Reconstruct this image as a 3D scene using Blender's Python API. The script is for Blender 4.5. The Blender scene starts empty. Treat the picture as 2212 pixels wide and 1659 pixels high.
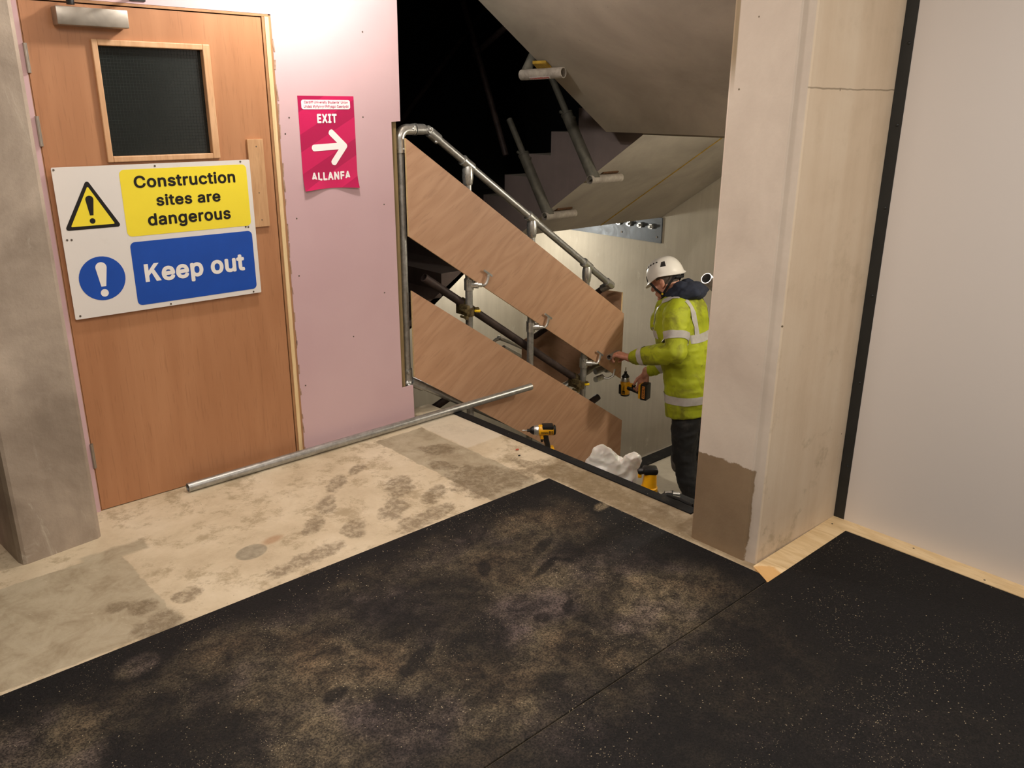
import bpy, bmesh, math, random
from mathutils import Vector, Matrix, noise
random.seed(7)
SC = bpy.context.scene
COL = SC.collection
PI = math.pi
V = Vector

# ------------------------------------------------------------------ camera, world, lights, exposure
cam_d = bpy.data.cameras.new('camera'); cam = bpy.data.objects.new('camera', cam_d); COL.objects.link(cam)
cam_d.sensor_width = 36; cam_d.lens = 29.4575; cam_d.clip_start = .05
cam.matrix_world = Matrix(((0.73956, 0.20999, -0.63950, -0.8951),
                           (-0.67307, 0.23908, -0.69987, -3.6078),
                           (0.00593, 0.94802, 0.31815, 1.6896),
                           (0, 0, 0, 1)))
SC.camera = cam
W = bpy.data.worlds.new('world'); SC.world = W; W.use_nodes = True
W.node_tree.nodes['Background'].inputs[0].default_value = (1, .93, .84, 1)
W.node_tree.nodes['Background'].inputs[1].default_value = .03
SC.view_settings.view_transform = 'Standard'; SC.view_settings.look = 'None'
SC.view_settings.gamma = 1; SC.view_settings.exposure = 0.0
SC.view_settings.use_curve_mapping = False


def area(name, loc, target, power, size, color=(1, .9, .76), size_y=None, spread=None):
    d = bpy.data.lights.new(name, 'AREA'); d.energy = power; d.color = color; d.size = size
    if size_y: d.shape = 'RECTANGLE'; d.size_y = size_y
    if spread: d.spread = spread
    o = bpy.data.objects.new(name, d); COL.objects.link(o); o.location = loc
    o.rotation_euler = (V(target) - V(loc)).to_track_quat('-Z', 'Y').to_euler()
    return o


def point(name, loc, power, r, color=(1, .9, .76)):
    d = bpy.data.lights.new(name, 'POINT'); d.energy = power; d.color = color; d.shadow_soft_size = r
    o = bpy.data.objects.new(name, d); COL.objects.link(o); o.location = loc
    return o


WARM = (1, .90, .80)
point('lamp_by_door', (1.02, -.48, 2.44), 50, .06, (1, .93, .85))
area('lamp_ceiling', (-.35, -2.3, 2.68), (-.35, -2.3, 0), 46, .5, WARM, 1.2)
area('lamp_ceiling_right', (1.1, -3.9, 2.68), (1.3, -3.7, 0), 36, .5, (1, .94, .88), 1.2)
point('lamp_stair_landing', (4.5, 2.45, .42), 34, .07, (1, .95, .84))
point('lamp_stair_wall', (3.75, -1.58, 1.22), 46, .05, (1, .93, .80))

# ------------------------------------------------------------------ node materials


class NT:
    def __init__(s, name):
        s.m = bpy.data.materials.new(name); s.m.use_nodes = True
        s.t = s.m.node_tree; s.n = s.t.nodes; s.bsdf = s.n['Principled BSDF']
        s._pos = None; s._obj = None

    def new(s, typ, **kw):
        n = s.n.new(typ)
        for k, v in kw.items(): setattr(n, k, v)
        return n

    def set(s, sock, v):
        if hasattr(v, 'is_output') or isinstance(v, bpy.types.NodeSocket): s.t.links.new(v, sock)
        elif v is not None: sock.default_value = v

    def pos(s):
        if not s._pos: s._pos = s.new('ShaderNodeNewGeometry').outputs['Position']
        return s._pos

    def obj(s):
        if not s._obj: s._obj = s.new('ShaderNodeTexCoord').outputs['Object']
        return s._obj

    def mapping(s, vec, loc=(0, 0, 0), rot=(0, 0, 0), scale=(1, 1, 1)):
        n = s.new('ShaderNodeMapping'); s.set(n.inputs[0], vec)
        n.inputs[1].default_value = loc; n.inputs[2].default_value = rot; n.inputs[3].default_value = scale
        return n.outputs[0]

    def noise(s, vec, scale=5, detail=4, rough=.55, dist=0, out=0):
        n = s.new('ShaderNodeTexNoise'); s.set(n.inputs['Vector'], vec)
        n.inputs['Scale'].default_value = scale; n.inputs['Detail'].default_value = detail
        n.inputs['Roughness'].default_value = rough; n.inputs['Distortion'].default_value = dist
        return n.outputs[out]

    def voro(s, vec, scale):
        n = s.new('ShaderNodeTexVoronoi'); s.set(n.inputs['Vector'], vec); n.inputs['Scale'].default_value = scale
        return n.outputs['Distance']

    def math(s, op, a, b=None, clamp=False):
        n = s.new('ShaderNodeMath', operation=op, use_clamp=clamp); s.set(n.inputs[0], a)
        if b is not None: s.set(n.inputs[1], b)
        return n.outputs[0]

    def smooth(s, v, lo, hi, a=0., b=1.):
        n = s.new('ShaderNodeMapRange', interpolation_type='SMOOTHSTEP'); s.set(n.inputs[0], v)
        n.inputs[1].default_value = lo; n.inputs[2].default_value = hi
        n.inputs[3].default_value = a; n.inputs[4].default_value = b
        return n.outputs[0]

    def ramp(s, fac, stops):
        n = s.new('ShaderNodeValToRGB'); s.set(n.inputs[0], fac); e = n.color_ramp.elements
        while len(e) < len(stops): e.new(.5)
        for i, (p, c) in enumerate(stops):
            e[i].position = p; e[i].color = (c[0], c[1], c[2], 1)
        return n.outputs[0]

    def mix(s, fac, a, b, mode='MIX'):
        n = s.new('ShaderNodeMix', data_type='RGBA', blend_type=mode)
        s.set(n.inputs[0], fac)
        for i, v in ((6, a), (7, b)):
            if isinstance(v, (tuple, list)): v = (v[0], v[1], v[2], 1)
            s.set(n.inputs[i], v)
        return n.outputs[2]

    def sep(s, vec):
        n = s.new('ShaderNodeSeparateXYZ'); s.set(n.inputs[0], vec); return n.outputs

    def length(s, vec):
        n = s.new('ShaderNodeVectorMath', operation='LENGTH'); s.set(n.inputs[0], vec); return n.outputs['Value']

    def addv(s, a, b):
        n = s.new('ShaderNodeVectorMath', operation='ADD'); s.set(n.inputs[0], a); s.set(n.inputs[1], b)
        return n.outputs[0]

    def ellipse(s, vec, cx, cy, ax, ay, ang, soft=.35):
        """mask = 1 inside an ellipse on the floor plane"""
        m = s.mapping(vec, rot=(0, 0, 0))
        n = s.new('ShaderNodeMapping', vector_type='TEXTURE'); s.set(n.inputs[0], m)
        n.inputs[1].default_value = (cx, cy, 0); n.inputs[2].default_value = (0, 0, ang)
        n.inputs[3].default_value = (ax, ay, 1000)
        return s.smooth(s.length(n.outputs[0]), 1 - soft, 1 + soft, 1, 0)

    def box2(s, vx, vy, x0, x1, y0, y1, soft=.006):
        a = s.math('MULTIPLY', s.smooth(vx, x0 - soft, x0 + soft), s.smooth(vx, x1 - soft, x1 + soft, 1, 0))
        b = s.math('MULTIPLY', s.smooth(vy, y0 - soft, y0 + soft), s.smooth(vy, y1 - soft, y1 + soft, 1, 0))
        return s.math('MULTIPLY', a, b)

    def mx(s, a, b): return s.math('MAXIMUM', a, b)

    def bump(s, h, strength=.2, dist=.01):
        n = s.new('ShaderNodeBump'); n.inputs['Strength'].default_value = strength
        n.inputs['Distance'].default_value = dist; s.set(n.inputs['Height'], h)
        s.set(s.bsdf.inputs['Normal'], n.outputs[0])

    def out(s, color=None, rough=.6, metal=0., **kw):
        if isinstance(color, (tuple, list)): color = (color[0], color[1], color[2], 1)
        s.set(s.bsdf.inputs['Base Color'], color); s.set(s.bsdf.inputs['Roughness'], rough)
        s.set(s.bsdf.inputs['Metallic'], metal)
        for k, v in kw.items(): s.set(s.bsdf.inputs[k.replace('_', ' ')], v)
        return s.m


def srgb(r, g, b):
    f = lambda c: (c / 255 / 12.92) if c <= 10.3 else ((c / 255 + .055) / 1.055) ** 2.4
    return (f(r), f(g), f(b))


def plain(name, c, rough=.5, metal=0., vary=.12, scale=18, **kw):
    t = NT(name); n = t.noise(t.obj(), scale, 4)
    d = tuple(x * (1 - vary) for x in c); h = tuple(min(1, x * (1 + vary)) for x in c)
    return t.out(t.ramp(n, [(.3, d), (.7, h)]), rough, metal, **kw)


def concrete(name, dark, light, scale=1.6, streak=0., bump=.15, rough=.75, hilite=None, lo=.3, hi=.72):
    t = NT(name); p = t.pos()
    n1 = t.noise(p, scale, 7, .6, .4)
    f = n1
    if streak:
        n2 = t.noise(t.mapping(p, scale=(9, 9, .5)), 2.2, 5, .6)
        f = t.math('ADD', t.math('MULTIPLY', n1, 1 - streak), t.math('MULTIPLY', n2, streak))
    col = t.ramp(f, [(lo, dark), (hi, light)])
    fine = t.noise(p, 90, 3, .6)
    col = t.mix(.22, col, t.ramp(fine, [(.3, tuple(x * .6 for x in dark)), (.7, light)]), 'MULTIPLY') if False else t.mix(t.smooth(fine, .62, .72, 0, .25), col, dark)
    pits = t.smooth(t.voro(p, 14), .035, .06, .55, 0)
    pitm = t.math('MULTIPLY', pits, t.smooth(t.noise(p, 3, 2), .52, .62))
    col = t.mix(pitm, col, tuple(x * .35 for x in dark))
    if hilite:
        col = t.mix(t.smooth(t.noise(t.mapping(p, scale=(3, 3, .8)), 3, 6, .7, 1), .6, .72, 0, .6), col, hilite)
    t.bump(t.math('ADD', n1, t.math('MULTIPLY', fine, .25)), bump, .02)
    return t.out(col, rough)


# --- pink plasterboard
t = NT('pink_plasterboard'); p = t.pos()
col = t.ramp(t.noise(p, 1.3, 3), [(.35, srgb(203, 170, 176)), (.65, srgb(211, 180, 185))])
col = t.mix(t.smooth(t.noise(t.mapping(p, scale=(3, 3, 1.2)), 6, 6, .7), .66, .74, 0, .25), col, srgb(235, 215, 215))
PINK = t.out(col, .8)
BOARD_EDGE = plain('plasterboard_torn_edge', srgb(170, 140, 120), .9, 0, .3, 60)

# --- concrete floor with taped rectangles, damp prints and scuffs
t = NT('dusty_concrete_floor'); p = t.pos(); x, y, z = t.sep(p)
wob = t.math('MULTIPLY', t.math('SUBTRACT', t.noise(p, 9, 5, .7), .5), .05)
wx = t.math('ADD', x, wob); wy = t.math('ADD', y, wob)
base = t.ramp(t.noise(p, 2.2, 9, .7, .15), [(.3, srgb(180, 162, 134)), (.5, srgb(204, 188, 160)), (.7, srgb(221, 207, 182))])
base = t.mix(t.smooth(t.noise(p, 5, 10, .8, .15), .50, .62, 0, .66), base, srgb(152, 134, 104))
grey = t.ramp(t.noise(p, 7, 8, .72, .5), [(.34, srgb(138, 124, 100)), (.52, srgb(166, 154, 130)), (.7, srgb(180, 170, 148))])
strip = t.box2(wx, wy, 1.325, 1.625, -1.3, -.12, .004)
left = t.mx(t.box2(wx, wy, -2, -.066, -1.035, -.40, .004), t.box2(wx, wy, -.2, .04, -.45, -.36, .012))
left = t.mx(left, t.box2(wx, wy, -.2, -.06, -1.3, -.9, .02))
col = t.mix(t.math('MULTIPLY', t.mx(strip, left), .85), base, grey)
# cleaner pale border near the nosing and by the door
col = t.mix(t.math('MULTIPLY', t.box2(wx, wy, 1.63, 1.9, -.5, 0, .01), .6), col, srgb(216, 206, 188))
damp = None
brown_band = t.math('MULTIPLY', t.smooth(wx, 1.66, 1.72), t.smooth(t.math('ADD', y, t.math('MULTIPLY', t.math('SUBTRACT', t.noise(p, 7, 6, .7), .5), .7)), -1.05, -.85, 1, 0))  # ragged darker brown band between mat and stair nosing
rough_edge = t.math('MULTIPLY', t.math('SUBTRACT', t.noise(p, 11, 8, .76, .2), .5), 2.2)
for (cx, cy, ax, ay, an) in [(1.43, -.82, .16, .16, 0.3), (1.37, -.95, .12, .07, 0), (1.57, -.93, .13, .1, .4), (1.50, -.42, .07, .10, .9),
                             (1.40, -.60, .05, .09, .4), (1.47, -.70, .04, .03, .8), (1.09, -.66, .14, .07, .9), (.95, -.82, .13, .06, .7),
                             (.73, -.86, .09, .05, .9), (.90, -.43, .09, .045, .7), (.75, -.60, .10, .05, .9), (1.06, -.36, .07, .04, .7),
                             (1.18, -.82, .12, .05, .6), (1.00, -.98, .18, .06, 0.1), (.46, -.95, .2, .05, .1),
                             (-.135, -.86, .055, .055, 0), (.01, -.885, .055, .05, .4), (-.2, -.8, .04, .035, .3), (-.13, -.99, .10, .07, .2),
                             (1.72, -.95, .05, .2, 0), (1.78, -1.2, .09, .35, 0), (1.74, -1.55, .1, .3, 0), (.62, -.72, .1, .045, .7)]:
    n = t.new('ShaderNodeMapping', vector_type='TEXTURE'); t.set(n.inputs[0], p)
    n.inputs[1].default_value = (cx, cy, 0); n.inputs[2].default_value = (0, 0, an); n.inputs[3].default_value = (ax, ay, 1000)
    m = t.smooth(t.math('ADD', t.length(n.outputs[0]), rough_edge), .70, 1.12, 1, 0)
    damp = m if damp is None else t.mx(damp, m)
tread = t.smooth(t.noise(p, 30, 7, .78, .2), .40, .58)
col = t.mix(t.math('MULTIPLY', damp, t.math('ADD', .30, t.math('MULTIPLY', tread, .42))), col, srgb(106, 90, 66))
col = t.mix(t.math('MULTIPLY', brown_band, t.smooth(t.noise(p, 9, 7, .7), .3, .6, .45, .85)), col, srgb(120, 102, 74))
patch = t.ellipse(p, .322, -.755, .066, .052, .3, .08)
col = t.mix(t.math('MULTIPLY', patch, .9), col, t.ramp(t.noise(p, 40, 4), [(.3, srgb(132, 124, 106)), (.7, srgb(165, 155, 134))]))
col = t.mix(t.math('MULTIPLY', t.ellipse(p, .43, -.72, .045, .025, .2, .5), .55), col, srgb(158, 112, 74))
sp = t.smooth(t.voro(t.mapping(p, scale=(1, 1, .01)), 26), .05, .075, 1, 0)
col = t.mix(t.math('MULTIPLY', sp, t.smooth(t.noise(p, 4, 2), .5, .6, 0, .6)), col, srgb(120, 104, 80))
sc = t.smooth(t.noise(p, 30, 6, .8), .62, .7, 0, .5)
col = t.mix(sc, col, srgb(226, 212, 186))
t.bump(t.noise(p, 40, 6), .12, .01)
FLOOR = t.out(col, t.ramp(t.noise(p, 5, 4), [(.3, (.55,) * 3), (.7, (.8,) * 3)]))

# --- black rubber mats under beige dust
t = NT('dusty_black_rubber'); p = t.pos(); x, y, z = t.sep(p)
e1 = t.smooth(t.math('ADD', x, t.math('MULTIPLY', t.noise(p, 3, 3), .4)), 1.45, 1.85, 1, 0)
e2 = t.smooth(t.math('ADD', y, t.math('MULTIPLY', t.noise(p, 4, 3), .3)), -1.2, -.98, 1, 0)
n1 = t.noise(p, 1.9, 8, .66, .7)
dust = t.math('MULTIPLY', t.smooth(n1, .40, .72), t.math('MULTIPLY', e1, e2))
dust = t.math('MULTIPLY', dust, t.smooth(t.math('ADD', y, t.math('MULTIPLY', t.noise(p, 2.5, 4), .5)), -2.25, -1.75, .16, 1))
dust = t.math('MULTIPLY', t.math('ADD', dust, t.math('MULTIPLY', t.math('MULTIPLY', e1, e2), t.smooth(t.noise(p, 7, 7, .7, .5), .38, .7, .06, .44))), .58)
for (cx, cy, ax, ay, an, s) in [(-.27, -1.19, .07, .05, .4, .75), (1.64, -1.42, .05, .028, .2, .8), (.95, -1.72, .26, .2, .5, .42), (.78, -1.9, .14, .1, .4, .45),
                                (.0, -1.56, .2, .16, .6, .34), (-.1, -1.28, .2, .09, .5, .4), (1.0, -1.42, .3, .12, .4, .3), (.2, -1.4, .14, .07, 0, .2), (-.36, -1.36, .12, .08, .6, .3),
                                (1.12, -1.78, .12, .08, .2, .35)]:
    n = t.new('ShaderNodeMapping', vector_type='TEXTURE'); t.set(n.inputs[0], p)
    n.inputs[1].default_value = (cx, cy, 0); n.inputs[2].default_value = (0, 0, an); n.inputs[3].default_value = (ax, ay, 1000)
    m = t.smooth(t.math('ADD', t.length(n.outputs[0]), t.math('MULTIPLY', t.math('SUBTRACT', t.noise(p, 14, 6, .75), .5), 1.1)), .55, 1.3, s, 0)
    dust = t.mx(dust, m)
dust = t.math('MULTIPLY', dust, t.math('MULTIPLY', t.smooth(t.math('ADD', y, t.math('MULTIPLY', t.noise(p, 3, 5), .3)), -2.30, -1.95, .22, 1), t.smooth(t.noise(p, 1.15, 3, .5), .36, .60, .45, 1.2)))
ink = None
for (cx, cy, ax, ay, an) in [(.92, -1.47, .07, .03, .9), (1.1, -1.62, .10, .022, .3), (.98, -1.86, .05, .02, .6), (.86, -1.85, .04, .03, 0), (-.3, -1.62, .22, .16, 0), (.12, -1.72, .05, .03, .3), (1.2, -1.5, .09, .03, .4), (.4, -1.75, .12, .03, .4)]:
    n = t.new('ShaderNodeMapping', vector_type='TEXTURE'); t.set(n.inputs[0], p)
    n.inputs[1].default_value = (cx, cy, 0); n.inputs[2].default_value = (0, 0, an); n.inputs[3].default_value = (ax, ay, 1000)
    m = t.smooth(t.math('ADD', t.length(n.outputs[0]), t.math('MULTIPLY', t.math('SUBTRACT', t.noise(p, 18, 5, .7), .5), 1.2)), .6, 1.2, .8, 0)
    ink = m if ink is None else t.mx(ink, m)
dust = t.math('MULTIPLY', dust, t.math('SUBTRACT', 1., ink))
fine = t.noise(p, 160, 3, .7)
dust = t.math('MULTIPLY', dust, t.smooth(fine, .36, .62, .30, 1.25))
dust = t.math('MULTIPLY', dust, t.smooth(t.noise(p, 11, 9, .78, .3), .36, .62, .26, 1.3))
black = t.ramp(fine, [(.35, srgb(6, 6, 7)), (.7, srgb(25, 23, 24))])
col = t.mix(dust, black, t.ramp(t.noise(p, 2.6, 3), [(.36, srgb(128, 112, 106)), (.5, srgb(134, 120, 96)), (.66, srgb(146, 124, 96))]))
pv = t.mapping(p, scale=(1, 1, .01))
spk = t.math('MULTIPLY', t.smooth(t.voro(pv, 60), .08, .13, 1, 0), t.smooth(t.noise(p, 2.2, 4), .45, .65, .0, .75))
spk2 = t.math('MULTIPLY', t.smooth(t.voro(pv, 21), .035, .05, 1, 0), .6)
spk3 = t.math('MULTIPLY', t.smooth(t.voro(pv, 120), .10, .2, 1, 0), t.smooth(t.noise(p, 3, 5, .7), .48, .62, 0, .55))
spk = t.mx(spk, spk3)
col = t.mix(t.mx(spk, spk2), col, srgb(196, 180, 150))
t.bump(t.noise(p, 120, 3, .8), .45, .006)
RUBBER = t.out(col, .7, Specular_IOR_Level=.25)

NOSE = NT('black_grit_nosing'); fine = NOSE.noise(NOSE.pos(), 200, 2, .7)
c = NOSE.ramp(fine, [(.35, srgb(10, 10, 11)), (.7, srgb(32, 32, 33))])
c = NOSE.mix(NOSE.smooth(NOSE.noise(NOSE.pos(), 7, 6, .7), .55, .7, 0, .22), c, srgb(100, 92, 80))
c = NOSE.mix(NOSE.smooth(NOSE.voro(NOSE.mapping(NOSE.pos(), scale=(1, 1, .01)), 17), .03, .05, .8, 0), c, srgb(190, 178, 160))
NOSING = NOSE.out(c, .75, Specular_IOR_Level=.25)

# --- concretes
CON_LEFT = concrete('grey_column_concrete', srgb(140, 126, 112), srgb(192, 177, 161), 2.4, .12, .2, .75, srgb(214, 206, 192), .36, .66)
CON_STAIR = concrete('precast_stair_concrete', srgb(140, 132, 120), srgb(180, 171, 156), 1.5, .0, .1, .8)
CON_WALL = concrete('cast_stairwell_concrete', srgb(176, 167, 150), srgb(208, 200, 182), 1.4, .3, .12, .8, srgb(216, 210, 194), .3, .7)
CON_DIM = concrete('shade_darkened_purplish_concrete', srgb(112, 100, 97), srgb(140, 126, 122), 2, .2, .1, .85)  # purplish tint, with the shade of the unlit stair sides put into the colour

# right pillar: pinkish skim on the stair side, board-marked concrete on the room side
t = NT('pillar_concrete'); p = t.pos(); x, y, z = t.sep(p)
nA = t.noise(p, 2.4, 7, .62, .4); nS = t.noise(t.mapping(p, scale=(6, 6, .3)), 1.5, 4, .55)
skim = t.ramp(nA, [(.32, srgb(196, 182, 168)), (.68, srgb(216, 203, 188))])
raw = t.ramp(t.math('ADD', t.math('MULTIPLY', nA, .5), t.math('MULTIPLY', nS, .5)), [(.34, srgb(206, 186, 160)), (.5, srgb(218, 199, 174)), (.68, srgb(227, 211, 188))])
raw = t.mix(t.math('MULTIPLY', t.smooth(t.noise(p, 5, 7, .7), .55, .68), t.smooth(z, .1, 1.5, .6, .12)), raw, srgb(168, 152, 124))
seamz = t.math('ABSOLUTE', t.math('SUBTRACT', z, t.math('ADD', 1.735, t.math('MULTIPLY', t.noise(p, 12, 2), .012))))
raw = t.mix(t.smooth(seamz, .001, .004, .7, 0), raw, srgb(128, 114, 92))
damp_c = t.ramp(t.noise(p, 3, 6, .6), [(.3, srgb(126, 104, 80)), (.7, srgb(152, 130, 102))])
zl = t.math('SUBTRACT', t.math('ADD', .385, t.math('MULTIPLY', t.math('SUBTRACT', t.noise(p, 8, 5, .7), .5), .06)), z)
yl = t.math('SUBTRACT', t.math('ADD', y, t.math('MULTIPLY', t.math('SUBTRACT', t.noise(t.mapping(p, scale=(1, 1, .8)), 9, 5, .7), .5), .05)), -2.098)
dm = t.math('MULTIPLY', t.smooth(zl, -.002, .004), t.smooth(yl, -.002, .004))
skim = t.mix(dm, skim, damp_c)
skim = t.mix(t.math('MULTIPLY', t.smooth(y, -1.868, -1.862), t.smooth(z, 1.70, 1.86)), skim, srgb(150, 132, 104))
room = t.smooth(y, -2.136, -2.132, 1, 0)
col = t.mix(room, skim, raw)
hole = t.math('MULTIPLY', t.smooth(t.voro(t.mapping(p, scale=(1, 1, 1)), 9), .03, .05, 1, 0), t.smooth(t.noise(p, 2, 2), .5, .56))
col = t.mix(hole, col, srgb(104, 88, 66))
t.bump(t.math('ADD', nA, t.math('MULTIPLY', t.noise(p, 60, 4), .2)), .12, .02)
PILLAR = t.out(col, .78)

WHITE_WALL = plain('white_board', srgb(222, 215, 210), .42, 0, .02, .7)
CEIL = plain('ceiling_paint', srgb(205, 200, 190), .9, 0, .03, 2)
BLACK_TRIM = plain('black_edge_strip', srgb(34, 36, 36), .45, 0, .25, 8)
UNLIT_BLACK = plain('unlit_void_black', (.004, .004, .005), .9, 0, .3, 3)  # black colour stands in for darkness in the upper stairwell and corridor


def wood(name, a, b, rot=(0, 0, 0), stretch=(1, 1, 1), rings=9, scale=1.2, rough=.5, contrast=.5, pores=True, loc=(0, 0, 0), world=True):
    t = NT(name); p = t.mapping(t.pos() if world else t.obj(), loc, rot, (1, 1, 1))
    q = t.mapping(p, scale=stretch)
    n = t.noise(q, scale, 3, .5, .35)
    w = t.math('FRACT', t.math('MULTIPLY', n, rings))
    w = t.math('ABSOLUTE', t.math('SUBTRACT', t.math('MULTIPLY', w, 2), 1))
    big = t.noise(q, scale * .7, 4, .6)
    f = t.math('ADD', t.math('MULTIPLY', w, contrast), t.math('MULTIPLY', big, 1 - contrast))
    col = t.ramp(f, [(.18, a), (.72, b)])
    if pores:
        pr = t.noise(t.mapping(p, scale=tuple(max(1, s * 14) if s < 3 else s * 22 for s in stretch)), 1, 2, .6)
        col = t.mix(t.smooth(pr, .55, .7, 0, .3), col, tuple(c * .7 for c in a))
    return t.out(col, rough)


SL = .588  # slope of the stair boards (rad)
PLY = wood('pine_plywood_face', srgb(180, 138, 106), srgb(197, 156, 124), (0, SL, 0), (.6, 1, 3.3), 9, 1.25, .55, .36)
PLY_EDGE = plain('plywood_edge', srgb(222, 190, 140), .7, 0, .15, 50)
PLY_RAW_0 = wood('pale_plywood_strip', srgb(214, 184, 136), srgb(236, 210, 166), (0, 0, 0), (6, 1.2, 1), 5, 2, .55, .4)
PLY_RAW = PLY_RAW_0
_n = PLY_RAW.node_tree; _b = _n.nodes['Principled BSDF']; _src = _b.inputs['Base Color'].links[0].from_socket
_h = NT.__new__(NT); _h.m = PLY_RAW; _h.t = _n; _h.n = _n.nodes; _h.bsdf = _b; _h._pos = None; _h._obj = None
_m = _h.ellipse(_h.addv(_h.pos(), _h.mapping(_h.noise(_h.pos(), 30, 4, .6, 0, 1), scale=(.05, .05, 0))), 1.705, -2.19, .07, .06, .3, .12)
_h.set(_b.inputs['Base Color'], _h.mix(_h.math('MULTIPLY', _m, .8), _src, srgb(206, 158, 92)))
VENEER = wood('orange_veneer_door', srgb(166, 114, 78), srgb(188, 136, 98), (0, 0, 0), (5.0, 1, .55), 3, 1.4, .42, .22)
BEAD = wood('pale_beading', srgb(196, 150, 108), srgb(220, 178, 138), (0, 0, 0), (6, 1, 1), 3, 3, .5, .3)
PATCH_PLY = wood('raw_ply_offcut', srgb(178, 134, 92), srgb(202, 160, 118), (0, 0, 0), (8, 1, 1.2), 4, 3, .6, .3)
FRAME = wood('pale_frame_timber', srgb(214, 182, 130), srgb(240, 214, 168), (0, 0, 0), (20, 1, 1), 3, 2, .5, .3)
STUD = wood('weathered_stud', srgb(116, 98, 62), srgb(146, 124, 84), (0, 0, 0), (20, 20, 1), 4, 2, .7, .4)
BROWN_STRIP = plain('brown_stop', srgb(168, 124, 86), .6, 0, .12, 20)


def metal(name, a, b, rough=.4, met=.85, scale=30):
    t = NT(name); p = t.obj()
    n = t.noise(p, scale, 5, .65, .5)
    t.bump(t.noise(p, scale * 4, 3), .05, .003)
    return t.out(t.ramp(n, [(.35, a), (.65, b)]), t.ramp(n, [(.3, (rough * .8,) * 3), (.7, (rough * 1.25,) * 3)]), met)


GALV = metal('galvanised_tube', (.36, .36, .35), (.52, .52, .50), .38, .8, 40)
GALV_BRIGHT = metal('bright_zinc_fitting', (.55, .55, .53), (.75, .75, .72), .3, .85, 30)
STEEL = metal('brushed_closer_steel', (.34, .31, .27), (.42, .38, .33), .42, .8, 10)
OLD_TUBE = metal('brown_old_scaffold_tube', srgb(52, 42, 40), srgb(84, 70, 66), .6, .35, 14)
GREY_TUBE = metal('dusty_grey_tube', srgb(92, 90, 80), srgb(120, 116, 104), .65, .3, 14)
RUSTY = plain('rusty_bracket', srgb(96, 66, 42), .8, .2, .35, 40)
BRASSY = metal('yellow_passivated_clamp', srgb(78, 66, 42), srgb(124, 108, 72), .5, .6, 60)
SOCKET = metal('pale_grey_socket_tube', srgb(140, 132, 122), srgb(176, 166, 154), .7, .1, 20)
PLATE_BLUE = metal('blue_grey_steel_plate', srgb(86, 92, 98), srgb(108, 112, 116), .5, .4, 8)
YELLOW_PLASTIC = plain('yellow_plastic', srgb(245, 178, 16), .4, 0, .08, 30)
YELLOW_CAP = plain('yellow_cap', srgb(250, 210, 20), .5, 0, .05, 30)
BLACK_PLASTIC = plain('black_plastic', srgb(24, 23, 23), .45, 0, .25, 30)
FOAM = plain('yellow_joint_foam', srgb(160, 128, 40), .9, 0, .3, 40)
ORANGE = plain('orange_label', srgb(236, 150, 60), .5, 0, .08, 30)
WHITE_SIGN = NT('white_sign_board'); _p = WHITE_SIGN.pos()
WHITE_SIGN = WHITE_SIGN.out(WHITE_SIGN.mix(WHITE_SIGN.smooth(WHITE_SIGN.noise(_p, 5, 6, .7), .58, .72, 0, .3), srgb(228, 224, 220), srgb(196, 188, 178)), .35)
SIGN_YELLOW = plain('sign_yellow', srgb(246, 226, 60), .35, 0, .03, 5)
SIGN_BLUE = plain('sign_blue', srgb(26, 78, 176), .32, 0, .06, 9)
SIGN_BLACK = plain('sign_black', srgb(20, 18, 18), .4, 0, .1, 9)
SIGN_WHITE = plain('sign_white', srgb(240, 236, 232), .4, 0, .02, 9)
t = NT('magenta_poster'); p = t.pos(); x, y, z = t.sep(p)
dg = t.math('FRACT', t.math('MULTIPLY', t.math('ADD', t.math('MULTIPLY', x, 1.0), t.math('MULTIPLY', z, -1.9)), 3.0))
st = t.math('MULTIPLY', t.smooth(dg, .42, .44), t.smooth(dg, .86, .88, 1, 0))
POSTER = t.out(t.mix(st, srgb(204, 26, 92), srgb(178, 18, 80)), .4)
POSTER_WHITE = plain('poster_white', srgb(250, 246, 246), .4, 0, .02, 9)
POSTER_PINKTEXT = plain('poster_pink_print', srgb(196, 40, 104), .4, 0, .02, 9)
t = NT('dark_wired_glass'); n = t.noise(t.pos(), 2, 2)
GLASS = t.out(t.ramp(n, [(.4, (.015, .02, .019)), (.6, (.02, .026, .025))]), .12, 0, Transmission_Weight=.25)
WIRE = plain('glass_wire', (.035, .042, .04), .5, .5, .2, 20)
SCREW = metal('dark_screw', (.12, .10, .08), (.2, .17, .14), .5, .7, 60)
BORE = plain('dark_tube_bore', (.012, .010, .009), .9, 0, .3, 20)

# ------------------------------------------------------------------ mesh helpers
BM = bmesh.new


def frame_from(d):
    d = V(d).normalized()
    a = V((0, 0, 1)) if abs(d.z) < .9 else V((1, 0, 0))
    u = d.cross(a).normalized(); w = u.cross(d).normalized()
    return u, w


def box(bm, x0, x1, y0, y1, z0, z1, bev=0., M=None):
    vs = [bm.verts.new((x, y, z)) for x in (x0, x1) for y in (y0, y1) for z in (z0, z1)]
    fs = [(0, 1, 3, 2), (4, 6, 7, 5), (0, 4, 5, 1), (2, 3, 7, 6), (0, 2, 6, 4), (1, 5, 7, 3)]
    fs = [bm.faces.new([vs[i] for i in f]) for f in fs]
    if bev:
        es = {e for f in fs for e in f.edges}
        r = bmesh.ops.bevel(bm, geom=list(es), offset=bev, segments=2, affect='EDGES', profile=.5)
        vs = list({v for f in r['faces'] for v in f.verts} | {v for v in vs if v.is_valid})
    if M:
        for v in vs: v.co = M @ v.co
    return vs


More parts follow.
